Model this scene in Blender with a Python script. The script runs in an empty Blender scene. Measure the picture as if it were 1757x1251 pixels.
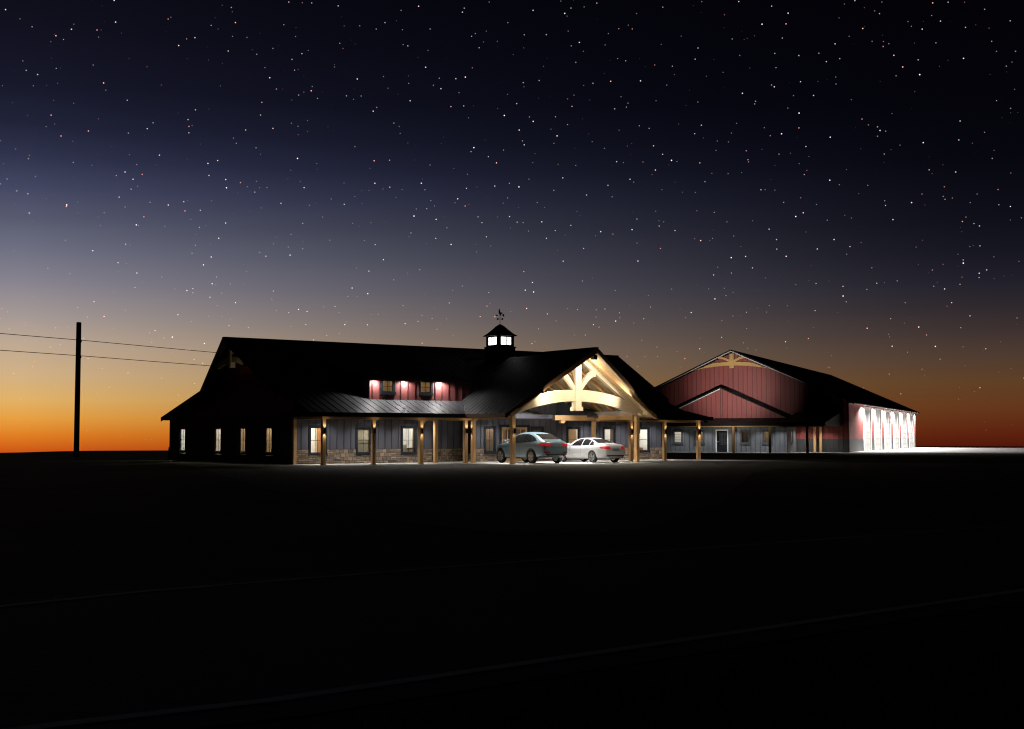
import bpy, bmesh, math, random
from mathutils import Vector, Matrix
from mathutils.bvhtree import BVHTree
random.seed(7)
scene = bpy.context.scene
COL = scene.collection
R = math.radians

# ------------------------------------------------------------------ basics
def s2l(c):
    c = c / 255.0
    return c / 12.92 if c <= 0.04045 else ((c + 0.055) / 1.055) ** 2.4
def srgb(r, g, b): return (s2l(r), s2l(g), s2l(b), 1.0)

class MB:
    """collects shapes and links them as one mesh object"""
    def __init__(s): s.v = []; s.f = []; s.mi = []; s.cur = 0
    def add(s, verts, faces):
        n = len(s.v); s.v += [tuple(p) for p in verts]; s.f += [tuple(n + i for i in f) for f in faces]; s.mi += [s.cur]*len(faces)
    def box(s, x0, x1, y0, y1, z0, z1):
        s.add([(x0,y0,z0),(x1,y0,z0),(x1,y1,z0),(x0,y1,z0),(x0,y0,z1),(x1,y0,z1),(x1,y1,z1),(x0,y1,z1)],
              [(0,3,2,1),(4,5,6,7),(0,1,5,4),(1,2,6,5),(2,3,7,6),(3,0,4,7)])
    def cham(s, x0, x1, y0, y1, z0, z1, c):
        """upright post with chamfered vertical edges"""
        o = [(x0+c,y0),(x1-c,y0),(x1,y0+c),(x1,y1-c),(x1-c,y1),(x0+c,y1),(x0,y1-c),(x0,y0+c)]
        s.prism([(a,b,z0) for a,b in o], (0,0,z1-z0))
    def prism(s, poly, d):
        """extrude a planar 3D polygon by vector d"""
        n = len(poly); d = Vector(d)
        v = [Vector(p) for p in poly] + [Vector(p) + d for p in poly]
        f = [tuple(reversed(range(n))), tuple(range(n, 2*n))] + [(i, (i+1) % n, n + (i+1) % n, n + i) for i in range(n)]
        s.add(v, f)
    def beam(s, a, b, w, h, up=(0,0,1)):
        """rectangular bar from a to b, w across, h along up"""
        a = Vector(a); b = Vector(b); t = (b-a).normalized(); u = Vector(up)
        r = t.cross(u).normalized(); u = r.cross(t).normalized()
        p = [a - r*w/2 - u*h/2, a + r*w/2 - u*h/2, a + r*w/2 + u*h/2, a - r*w/2 + u*h/2]
        s.prism(p, b-a)
    def tube(s, pts, r, n=10, r2=None):
        pts = [Vector(p) for p in pts]; k = len(pts); base = len(s.v)
        for i, p in enumerate(pts):
            t = (pts[min(i+1,k-1)] - pts[max(i-1,0)]).normalized()
            ref = Vector((0,0,1)) if abs(t.z) < .9 else Vector((1,0,0))
            a = t.cross(ref).normalized(); b = t.cross(a)
            rr = r if r2 is None else r + (r2-r)*i/(k-1)
            s.v += [tuple(p + a*rr*math.cos(6.28318*j/n) + b*rr*math.sin(6.28318*j/n)) for j in range(n)]
        for i in range(k-1):
            for j in range(n):
                q = base + i*n; s.f.append((q+j, q+(j+1)%n, q+n+(j+1)%n, q+n+j))
        s.f.append(tuple(base+j for j in reversed(range(n)))); s.f.append(tuple(base+(k-1)*n+j for j in range(n)))
    def lathe(s, prof, n=24, axis='z', o=(0,0,0), closed=False):
        """prof: (radius, height) list turned about the axis through o"""
        base = len(s.v); k = len(prof)
        for rr, h in prof:
            for j in range(n):
                a = 6.28318530718*j/n; c, d = rr*math.cos(a), rr*math.sin(a)
                p = (c,d,h) if axis == 'z' else ((c,h,d) if axis == 'y' else (h,c,d))
                s.v.append((p[0]+o[0], p[1]+o[1], p[2]+o[2]))
        for i in range(k if closed else k-1):
            for j in range(n):
                a = base+i*n; b = base+((i+1)%k)*n
                s.f.append((a+j, a+(j+1)%n, b+(j+1)%n, b+j))
        if not closed:
            if prof[0][0] > 1e-4: s.f.append(tuple(base+j for j in reversed(range(n))))
            if prof[-1][0] > 1e-4: s.f.append(tuple(base+(k-1)*n+j for j in range(n)))
    def build(s, name, mat, parent=None, smooth=False, bevel=0, mat2=None):
        me = bpy.data.meshes.new(name); me.from_pydata(s.v, [], s.f)
        bm = bmesh.new(); bm.from_mesh(me); bmesh.ops.recalc_face_normals(bm, faces=bm.faces)
        bm.to_mesh(me); bm.free()
        me.materials.append(mat)
        if mat2:
            me.materials.append(mat2); me.polygons.foreach_set('material_index', s.mi)
        o = bpy.data.objects.new(name, me); COL.objects.link(o); o.parent = parent
        if smooth:
            me.polygons.foreach_set('use_smooth', [True]*len(me.polygons))
            try: me.set_sharp_from_angle(angle=R(38))
            except Exception: pass
        if bevel:
            m = o.modifiers.new('bevel', 'BEVEL'); m.width = bevel; m.segments = 2; m.limit_method = 'ANGLE'
        return o

def empty(name, label, cat, loc=(0,0,0), rz=0, group=None):
    o = bpy.data.objects.new(name, None); COL.objects.link(o); o.location = loc; o.rotation_euler = (0,0,rz)
    o.empty_display_size = .3
    o['label'] = label; o['category'] = cat
    if group: o['group'] = group
    return o
def tag(o, label, cat, group=None):
    o['label'] = label; o['category'] = cat
    if group: o['group'] = group
    return o
def structure(o, kind='structure'): o['kind'] = kind; return o

# ------------------------------------------------------------------ materials
def mat(name, color, rough=.6, metal=0, spec=.5, coat=0, emit=None, estr=0):
    m = bpy.data.materials.new(name); m.use_nodes = True
    b = m.node_tree.nodes['Principled BSDF']
    b.inputs['Base Color'].default_value = color if len(color) == 4 else (*color, 1)
    b.inputs['Roughness'].default_value = rough; b.inputs['Metallic'].default_value = metal
    b.inputs['Specular IOR Level'].default_value = spec; b.inputs['Coat Weight'].default_value = coat
    b.inputs['Coat Roughness'].default_value = .05
    if emit: b.inputs['Emission Color'].default_value = (*emit, 1); b.inputs['Emission Strength'].default_value = estr
    return m
def nd(m, t, **kw):
    n = m.node_tree.nodes.new(t)
    for k, v in kw.items(): setattr(n, k, v)
    return n
def lk(m, a, b): m.node_tree.links.new(a, b)
def coords(m, scale=(1,1,1)):
    tc = nd(m, 'ShaderNodeTexCoord'); mp = nd(m, 'ShaderNodeMapping'); mp.inputs['Scale'].default_value = scale
    lk(m, tc.outputs['Object'], mp.inputs['Vector']); return mp.outputs['Vector']
def ramp(m, fac, stops):
    r = nd(m, 'ShaderNodeValToRGB'); e = r.color_ramp.elements
    while len(e) < len(stops): e.new(.5)
    for el, (p, c) in zip(e, stops): el.position = p; el.color = c if len(c) == 4 else (*c, 1)
    lk(m, fac, r.inputs['Fac']); return r.outputs['Color']
def noise(m, vec, scale, detail=4, rough=.55):
    n = nd(m, 'ShaderNodeTexNoise'); n.inputs['Scale'].default_value = scale
    n.inputs['Detail'].default_value = detail; n.inputs['Roughness'].default_value = rough
    lk(m, vec, n.inputs['Vector']); return n.outputs['Fac']
def bump(m, h, strength=.3, dist=.02):
    b = nd(m, 'ShaderNodeBump'); b.inputs['Strength'].default_value = strength; b.inputs['Distance'].default_value = dist
    lk(m, h, b.inputs['Height']); lk(m, b.outputs['Normal'], m.node_tree.nodes['Principled BSDF'].inputs['Normal'])
def vary(name, c0, c1, rough, scale=(1,1,1), ns=3, bs=.15, bd=.01, **kw):
    m = mat(name, c0, rough, **kw); v = coords(m, scale); f = noise(m, v, ns)
    c = ramp(m, f, [(.3, c0), (.7, c1)])
    lk(m, c, m.node_tree.nodes['Principled BSDF'].inputs['Base Color'])
    if bs: bump(m, f, bs, bd)
    return m

M_char = vary('charcoal_siding', (.066,.069,.088), (.084,.087,.108), .5, (1,1,.25), 2.5, .06)
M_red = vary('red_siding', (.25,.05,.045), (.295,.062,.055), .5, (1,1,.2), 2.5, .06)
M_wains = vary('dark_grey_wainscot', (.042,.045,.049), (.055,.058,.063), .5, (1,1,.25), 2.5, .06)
M_redrib_shade = vary('red_rib_painted_shade', (.09,.018,.017), (.12,.024,.022), .5, (1,1,.2), 2.5, .06)  # rib tones darkened: the battens' shadow lines are painted in, here and below
M_charrib_shade = vary('charcoal_rib_painted_shade', (.045,.046,.056), (.06,.06,.07), .5, (1,1,.25), 2.5, .06)
M_greyrib_shade = vary('grey_rib_painted_shade', (.06,.062,.068), (.075,.077,.083), .5, (1,1,.25), 2.5, .06)
M_reddorm = vary('red_dormer_siding', (.205,.062,.058), (.245,.076,.071), .5, (1,1,.2), 2.5, .06)
M_grey = vary('grey_siding', (.112,.117,.128), (.14,.145,.157), .5, (1,1,.25), 2.5, .06)
M_roof = vary('black_metal_roof', (.045,.045,.049), (.06,.06,.064), .6, spec=.3, scale=(1,1,1), ns=1.2, bs=.03)
M_black = vary('black_trim', (.010,.011,.013), (.014,.015,.018), .6, (1,1,1), 4, 0, spec=.12)
M_frame = vary('dark_window_trim', (.014,.018,.024), (.022,.027,.034), .5, (1,1,1), 4, 0, spec=.15)
M_white = vary('white_trim', (.72,.72,.70), (.8,.8,.78), .45, (1,1,1), 2, 0)
M_soffit = vary('soffit_grey', (.42,.41,.42), (.48,.47,.48), .6, (1,1,1), 2, 0)

def timber(name, axis, c0=(.62,.37,.165), c1=(.74,.48,.235)):
    m = mat(name, c0, .6, spec=.3)
    sc = [14,14,14]; sc['xyz'.index(axis)] = .9
    v = coords(m, sc); f = noise(m, v, 1.6, 6, .6)
    v2 = coords(m, (1,1,1)); f2 = noise(m, v2, .7, 2)
    mx = nd(m, 'ShaderNodeMath', operation='ADD'); lk(m, f, mx.inputs[0])
    ml = nd(m, 'ShaderNodeMath', operation='MULTIPLY'); lk(m, f2, ml.inputs[0]); ml.inputs[1].default_value = .5
    lk(m, ml.outputs[0], mx.inputs[1])
    lk(m, ramp(m, mx.outputs[0], [(.5, tuple(x*.8 for x in c0)), (.72, c0), (1.0, c1)]), m.node_tree.nodes['Principled BSDF'].inputs['Base Color'])
    bump(m, f, .25, .006)
    return m
M_tz = timber('timber_upright', 'z'); M_tx = timber('timber_beam_long', 'x'); M_ty = timber('timber_beam_deep', 'y')
M_plank = timber('pale_ceiling_planks', 'y', (.52,.42,.26), (.60,.50,.33))
M_truss = timber('pale_truss_timber', 'x', (.64,.51,.34), (.72,.60,.42))

def stone_mat():
    m = mat('ledge_stone', (.2,.15,.1), .85)
    tc = nd(m, 'ShaderNodeTexCoord'); sp = nd(m, 'ShaderNodeSeparateXYZ'); lk(m, tc.outputs['Object'], sp.inputs[0])
    ad = nd(m, 'ShaderNodeMath', operation='ADD'); lk(m, sp.outputs['X'], ad.inputs[0]); lk(m, sp.outputs['Y'], ad.inputs[1])
    cb = nd(m, 'ShaderNodeCombineXYZ'); lk(m, ad.outputs[0], cb.inputs['X']); lk(m, sp.outputs['Z'], cb.inputs['Y'])
    # two brick layers of different size, chosen by a noise, look like random ledge stone
    wob = nd(m, 'ShaderNodeTexNoise'); wob.inputs['Scale'].default_value = 2.2; lk(m, cb.outputs[0], wob.inputs['Vector'])
    wm = nd(m, 'ShaderNodeVectorMath', operation='SCALE'); lk(m, wob.outputs['Color'], wm.inputs[0]); wm.inputs['Scale'].default_value = .06
    va = nd(m, 'ShaderNodeVectorMath', operation='ADD'); lk(m, cb.outputs[0], va.inputs[0]); lk(m, wm.outputs[0], va.inputs[1])
    def br(bw, rh, off):
        b = nd(m, 'ShaderNodeTexBrick'); lk(m, va.outputs[0], b.inputs['Vector'])
        b.inputs['Scale'].default_value = 1; b.inputs['Brick Width'].default_value = bw; b.inputs['Row Height'].default_value = rh
        b.inputs['Mortar Size'].default_value = .011; b.inputs['Mortar Smooth'].default_value = .3; b.offset = off
        b.inputs['Color1'].default_value = (0,0,0,1); b.inputs['Color2'].default_value = (1,1,1,1); b.inputs['Mortar'].default_value = (.5,.5,.5,1)
        return b
    b1 = br(.42, .105, .37); b2 = br(.27, .21, .61)
    pick = nd(m, 'ShaderNodeTexVoronoi'); pick.inputs['Scale'].default_value = 1.7; lk(m, cb.outputs[0], pick.inputs['Vector'])
    sx = nd(m, 'ShaderNodeSeparateColor'); lk(m, pick.outputs['Color'], sx.inputs[0])
    gt = nd(m, 'ShaderNodeMath', operation='GREATER_THAN'); lk(m, sx.outputs[0], gt.inputs[0]); gt.inputs[1].default_value = .55
    def mixc(a, b):
        x = nd(m, 'ShaderNodeMix', data_type='RGBA'); lk(m, gt.outputs[0], x.inputs[0]); lk(m, a, x.inputs[6]); lk(m, b, x.inputs[7]); return x.outputs[2]
    col = mixc(b1.outputs['Color'], b2.outputs['Color']); fac = mixc(b1.outputs['Fac'], b2.outputs['Fac'])
    tone = ramp(m, col, [(0,(.09,.065,.047)),(.22,(.25,.17,.11)),(.42,(.14,.122,.108)),(.6,(.36,.27,.17)),(.8,(.19,.13,.088)),(1,(.44,.36,.26))])
    n2 = noise(m, cb.outputs[0], 14, 5)
    ov = nd(m, 'ShaderNodeMix', data_type='RGBA', blend_type='OVERLAY'); ov.inputs[0].default_value = .6
    lk(m, tone, ov.inputs[6]); lk(m, n2, ov.inputs[7])
    mo = nd(m, 'ShaderNodeMix', data_type='RGBA'); lk(m, fac, mo.inputs[0]); lk(m, ov.outputs[2], mo.inputs[6]); mo.inputs[7].default_value = (.035,.03,.026,1)
    lk(m, mo.outputs[2], m.node_tree.nodes['Principled BSDF'].inputs['Base Color'])
    inv = nd(m, 'ShaderNodeMath', operation='SUBTRACT'); inv.inputs[0].default_value = 1; lk(m, fac, inv.inputs[1])
    sm = nd(m, 'ShaderNodeMath', operation='MULTIPLY_ADD'); lk(m, n2, sm.inputs[0]); sm.inputs[1].default_value = .4; lk(m, inv.outputs[0], sm.inputs[2])
    bump(m, sm.outputs[0], .8, .03)
    return m
M_stone = stone_mat()

def glass_mat(name, tint=(.95,.97,.97), refl=.5):
    m = bpy.data.materials.new(name); m.use_nodes = True; nt = m.node_tree; nt.nodes.remove(nt.nodes['Principled BSDF'])
    t = nd(m, 'ShaderNodeBsdfTransparent'); t.inputs[0].default_value = (*tint, 1)
    g = nd(m, 'ShaderNodeBsdfGlossy'); g.inputs['Roughness'].default_value = .03
    fr = nd(m, 'ShaderNodeFresnel'); fr.inputs[0].default_value = 1.45
    ml = nd(m, 'ShaderNodeMath', operation='MULTIPLY'); lk(m, fr.outputs[0], ml.inputs[0]); ml.inputs[1].default_value = refl
    mx = nd(m, 'ShaderNodeMixShader'); lk(m, ml.outputs[0], mx.inputs[0]); lk(m, t.outputs[0], mx.inputs[1]); lk(m, g.outputs[0], mx.inputs[2])
    lk(m, mx.outputs[0], nt.nodes['Material Output'].inputs['Surface'])
    return m
M_pane = glass_mat('window_glass')
M_tint = mat('dark_car_glass', (.012,.013,.014), .04, spec=.6)
M_lamp = mat('lamp_lens', (.9,.9,.85), .4, emit=(1,.93,.82), estr=4)
M_lens2 = mat('cool_lamp_lens', (.9,.9,.9), .4, emit=(1,.98,.95), estr=4)
M_cup = mat('lit_frosted_glass', (.85,.85,.83), .5, emit=(1,.98,.94), estr=3.2)
# interiors
M_tan = vary('tan_room_paint', (.46,.36,.24), (.5,.4,.27), .8, (1,1,1), 2, 0)
M_cream = vary('white_room_paint', (.74,.72,.68), (.8,.78,.74), .8, (1,1,1), 2, 0)
M_brown = timber('brown_door_wood', 'z', (.34,.16,.06), (.45,.23,.09))
M_dkroom = vary('dim_room_paint', (.12,.085,.06), (.16,.11,.08), .8, (1,1,1), 2, 0)
M_curt = vary('cream_curtain', (.62,.5,.34), (.72,.6,.42), .9, (12,12,.2), 3, .4, .02)

# ------------------------------------------------------------------ lights
def aim(o, d):
    o.rotation_euler = Vector(d).to_track_quat('-Z', 'Y').to_euler()
def spot(parent, loc, d, watts, angle=100, blend=.6, color=(1,.93,.83), size=.05):
    l = bpy.data.lights.new('spot_lamp', 'SPOT'); l.energy = watts; l.spot_size = R(angle); l.spot_blend = blend
    l.color = color; l.shadow_soft_size = size
    o = bpy.data.objects.new('spot_lamp', l); COL.objects.link(o); o.parent = parent; o.location = loc; aim(o, d); return o
def point(parent, loc, watts, color=(1,.93,.83), size=.12):
    l = bpy.data.lights.new('room_lamp', 'POINT'); l.energy = watts; l.color = color; l.shadow_soft_size = size
    o = bpy.data.objects.new('room_lamp', l); COL.objects.link(o); o.parent = parent; o.location = loc; return o

# ------------------------------------------------------------------ camera
cam = bpy.data.cameras.new('camera'); co = bpy.data.objects.new('camera', cam); COL.objects.link(co)
co.location = (0,0,1.5); co.rotation_euler = (R(90+3.226), 0, 0)
cam.sensor_width = 36; cam.lens = 36*2200/1757; cam.clip_start = .1; cam.clip_end = 6000
scene.camera = co

# ------------------------------------------------------------------ world: dusk sky with stars
def make_world():
    w = bpy.data.worlds.new('World'); scene.world = w; w.use_nodes = True
    nt = w.node_tree; N = nt.nodes; L = nt.links
    bg = N['Background']
    def n(t, **kw):
        x = N.new(t)
        for k, v in kw.items(): setattr(x, k, v)
        return x
    def math_(op, a, b=None, clamp=False):
        x = n('ShaderNodeMath', operation=op); x.use_clamp = clamp
        for i, q in enumerate((a, b)):
            if q is None: continue
            if isinstance(q, (int, float)): x.inputs[i].default_value = q
            else: L.new(q, x.inputs[i])
        return x.outputs[0]
    tc = n('ShaderNodeTexCoord'); nm = n('ShaderNodeVectorMath', operation='NORMALIZE'); L.new(tc.outputs['Generated'], nm.inputs[0])
    D = nm.outputs[0]
    sp = n('ShaderNodeSeparateXYZ'); L.new(D, sp.inputs[0])
    el = math_('MULTIPLY', math_('ARCSINE', sp.outputs['Z']), 180/math.pi)
    # elevation position: -2..20 deg -> 0..1
    pos = math_('MULTIPLY', math_('ADD', el, 2.0), 1/22, True)
    flat = n('ShaderNodeCombineXYZ'); L.new(sp.outputs['X'], flat.inputs[0]); L.new(sp.outputs['Y'], flat.inputs[1])
    fn = n('ShaderNodeVectorMath', operation='NORMALIZE'); L.new(flat.outputs[0], fn.inputs[0])
    SA = -22.0   # azimuth of the afterglow, degrees from +Y
    dt = n('ShaderNodeVectorMath', operation='DOT_PRODUCT'); L.new(fn.outputs[0], dt.inputs[0])
    dt.inputs[1].default_value = (math.sin(R(SA)), math.cos(R(SA)), 0)
    ang = math_('MULTIPLY', math_('ARCCOSINE', math_('MINIMUM', math_('MAXIMUM', dt.outputs['Value'], -1.0), 1.0)), 180/math.pi)
    a = math_('MULTIPLY', math_('SUBTRACT', ang, 1.0), 1/43.0)
    ac = math_('ADD', a, 0.0, True)
    t = math_('SUBTRACT', 1.0, math_('POWER', math_('SUBTRACT', 1.0, ac), 1.8))
    def rmp(stops):
        r = n('ShaderNodeValToRGB'); e = r.color_ramp.elements
        st = sorted([((((749.5-y)/38.4)+2)/22, c) for y, c in stops])
        while len(e) < len(st): e.new(.5)
        for q, (p, c) in zip(e, st): q.position = max(0, min(1, p)); q.color = srgb(*c)
        L.new(pos, r.inputs['Fac']); return r.outputs['Color']
    left = rmp([(0,(12,12,22)),(100,(17,17,31)),(187,(23,24,41)),(250,(33,36,57)),(300,(47,51,76)),(350,(67,71,97)),(400,(88,91,112)),
                (450,(111,112,130)),(500,(135,131,143)),(550,(162,151,149)),(600,(191,169,148)),(650,(210,177,133)),(690,(226,178,103)),
                (720,(232,160,66)),(746,(226,128,36)),(772,(207,88,22)),(800,(170,60,16))])
    right = rmp([(0,(2,2,6)),(200,(4,4,10)),(300,(7,7,15)),(400,(15,15,25)),(450,(22,22,32)),(500,(33,32,42)),(540,(46,40,45)),(580,(62,50,48)),
                 (620,(79,60,49)),(660,(95,64,38)),(700,(101,56,28)),(740,(94,36,16)),(766,(81,21,10)),(800,(55,12,6))])
    mx = n('ShaderNodeMix', data_type='RGBA'); L.new(t, mx.inputs[0]); L.new(left, mx.inputs[6]); L.new(right, mx.inputs[7])
    # the night side of the sky, away from the afterglow, and the zenith are nearly black
    fade = n('ShaderNodeMapRange', interpolation_type='SMOOTHSTEP'); L.new(a, fade.inputs['Value'])
    fade.inputs['From Min'].default_value = .95; fade.inputs['From Max'].default_value = 1.7; fade.inputs['To Min'].default_value = 1; fade.inputs['To Max'].default_value = .03
    zf = n('ShaderNodeMapRange', interpolation_type='SMOOTHSTEP'); L.new(el, zf.inputs['Value'])
    zf.inputs['From Min'].default_value = 18; zf.inputs['From Max'].default_value = 45; zf.inputs['To Min'].default_value = 1; zf.inputs['To Max'].default_value = .25
    sky = n('ShaderNodeVectorMath', operation='SCALE'); L.new(mx.outputs[2], sky.inputs[0]); az = math_('MULTIPLY', math_('ARCTAN2', sp.outputs['X'], sp.outputs['Y']), 180/math.pi)
    lf = n('ShaderNodeMapRange', interpolation_type='SMOOTHSTEP'); L.new(az, lf.inputs['Value'])
    lf.inputs['From Min'].default_value = -60; lf.inputs['From Max'].default_value = -25; lf.inputs['To Min'].default_value = .06; lf.inputs['To Max'].default_value = 1
    L.new(math_('MULTIPLY', math_('MULTIPLY', fade.outputs[0], zf.outputs[0]), lf.outputs[0]), sky.inputs['Scale'])
    # stars
    vs = n('ShaderNodeTexVoronoi', voronoi_dimensions='3D', feature='F1'); vs.inputs['Scale'].default_value = 172.0; vs.inputs['Randomness'].default_value = 1
    L.new(D, vs.inputs['Vector'])
    st = n('ShaderNodeMapRange', interpolation_type='SMOOTHSTEP'); L.new(vs.outputs['Distance'], st.inputs['Value'])
    st.inputs['From Min'].default_value = .10; st.inputs['From Max'].default_value = .03; st.inputs['To Min'].default_value = 0; st.inputs['To Max'].default_value = 1
    sc = n('ShaderNodeSeparateColor'); L.new(vs.outputs['Color'], sc.inputs[0])
    br = math_('ADD', math_('MULTIPLY', math_('POWER', sc.outputs[0], 2.5), 2.0), .22)
    low = n('ShaderNodeMapRange', interpolation_type='SMOOTHSTEP'); L.new(el, low.inputs['Value'])
    low.inputs['From Min'].default_value = .3; low.inputs['From Max'].default_value = 6; low.inputs['To Min'].default_value = .12; low.inputs['To Max'].default_value = 1
    br = math_('MULTIPLY', math_('MULTIPLY', br, st.outputs[0]), low.outputs[0])
    tint = n('ShaderNodeValToRGB'); e = tint.color_ramp.elements
    e.new(.5); e.new(.8)
    for q, (p, c) in zip(e, [(0,(1,.30,.2,1)),(.2,(1,.5,.42,1)),(.5,(1,.74,.72,1)),(1,(1,.9,.95,1))]): q.position = p; q.color = c
    L.new(sc.outputs[1], tint.inputs['Fac'])
    sv = n('ShaderNodeVectorMath', operation='SCALE'); L.new(tint.outputs[0], sv.inputs[0]); L.new(br, sv.inputs['Scale'])
    ad = n('ShaderNodeVectorMath', operation='ADD'); L.new(sky.outputs[0], ad.inputs[0]); L.new(sv.outputs[0], ad.inputs[1])
    L.new(ad.outputs[0], bg.inputs['Color']); bg.inputs['Strength'].default_value = 1
make_world()

# ------------------------------------------------------------------ frames of the two buildings
A1 = R(35.2); O1 = Vector((-11.713, 68.910, 0))
A2 = R(-23.7); O2 = Vector((32.099, 122.243, 0))
def w1(u, v, z=0): return O1 + Vector((math.cos(A1)*u - math.sin(A1)*v, math.sin(A1)*u + math.cos(A1)*v, z))
def w2(u, v, z=0): return O2 + Vector((math.cos(A2)*u - math.sin(A2)*v, math.sin(A2)*u + math.cos(A2)*v, z))

# ------------------------------------------------------------------ building helpers
def wall_panel(mb, axis, at, out, a0, a1, top, z0, holes, th=.07, step=None, bat=.05, prd=.03):
    """a wall with openings. axis 'x': runs along x at y=at; axis 'y': runs along y at x=at. out=+1/-1 is the outward sign.
    top: function a -> z.  holes: (a0,a1,z0,z1)."""
    A = sorted(set([a0, a1] + [h for q in holes for h in q[:2] if a0 < h < a1]))
    def P(a, d, z): return (a, at + d, z) if axis == 'x' else (at + d, a, z)
    def inside(a, z): return any(h[0]-1e-6 < a < h[1]+1e-6 and h[2]-1e-6 < z < h[3]+1e-6 for h in holes)
    for i in range(len(A)-1):
        l, r = A[i], A[i+1]; mid = (l+r)/2
        hs = sorted([h for h in holes if h[0] < mid < h[1]], key=lambda h: h[2])
        zs = z0; segs = []
        for h in hs:
            if h[2] > zs + 1e-4: segs.append((zs, h[2], zs, h[2]))
            zs = h[3]
        segs.append((zs, top(l), zs, top(r)))
        for (bl, tl, br_, tr) in segs:
            if tl - bl < 1e-3 and tr - br_ < 1e-3: continue
            poly = [P(l,0,bl), P(r,0,br_), P(r,0,tr), P(l,0,tl)]
            d = (0, -out*th, 0) if axis == 'x' else (-out*th, 0, 0)
            mb.prism(poly, d)
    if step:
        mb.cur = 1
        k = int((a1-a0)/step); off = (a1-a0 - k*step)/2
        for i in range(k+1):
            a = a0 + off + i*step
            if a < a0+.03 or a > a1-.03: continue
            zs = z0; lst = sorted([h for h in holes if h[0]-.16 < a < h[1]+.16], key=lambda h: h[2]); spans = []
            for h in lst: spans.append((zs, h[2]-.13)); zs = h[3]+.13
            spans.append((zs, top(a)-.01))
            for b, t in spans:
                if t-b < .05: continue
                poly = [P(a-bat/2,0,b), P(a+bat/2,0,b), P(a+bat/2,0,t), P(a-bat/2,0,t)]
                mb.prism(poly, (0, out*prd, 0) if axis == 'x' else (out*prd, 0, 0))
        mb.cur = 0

def clip_line(poly, ax, c):
    """where the line coord[ax]=c crosses a convex 2D polygon -> (lo, hi) on the other axis"""
    hits = []; n = len(poly)
    for i in range(n):
        p, q = poly[i], poly[(i+1) % n]
        if (p[ax]-c)*(q[ax]-c) < 0:
            t = (c-p[ax])/(q[ax]-p[ax]); hits.append(p[1-ax] + t*(q[1-ax]-p[1-ax]))
    return (min(hits), max(hits)) if len(hits) >= 2 else None
def roof_plane(mb, poly, zf, th=.1, seam='v', step=.46, sh=.028, sw=.03):
    mb.prism([(u, v, zf(u,v)) for u, v in poly], (0,0,-th))
    if not seam: return
    ax = 0 if seam == 'v' else 1
    lo = min(p[ax] for p in poly); hi = max(p[ax] for p in poly)
    k = int((hi-lo)/step)
    for i in range(k+1):
        c = lo + .12 + i*step
        h = clip_line(poly, ax, c)
        if not h or h[1]-h[0] < .15: continue
        a, b = (((c,h[0]),(c,h[1])) if ax == 0 else ((h[0],c),(h[1],c)))
        mb.beam((*a, zf(*a)+sh/2-.005), (*b, zf(*b)+sh/2-.005), sw, sh)

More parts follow.
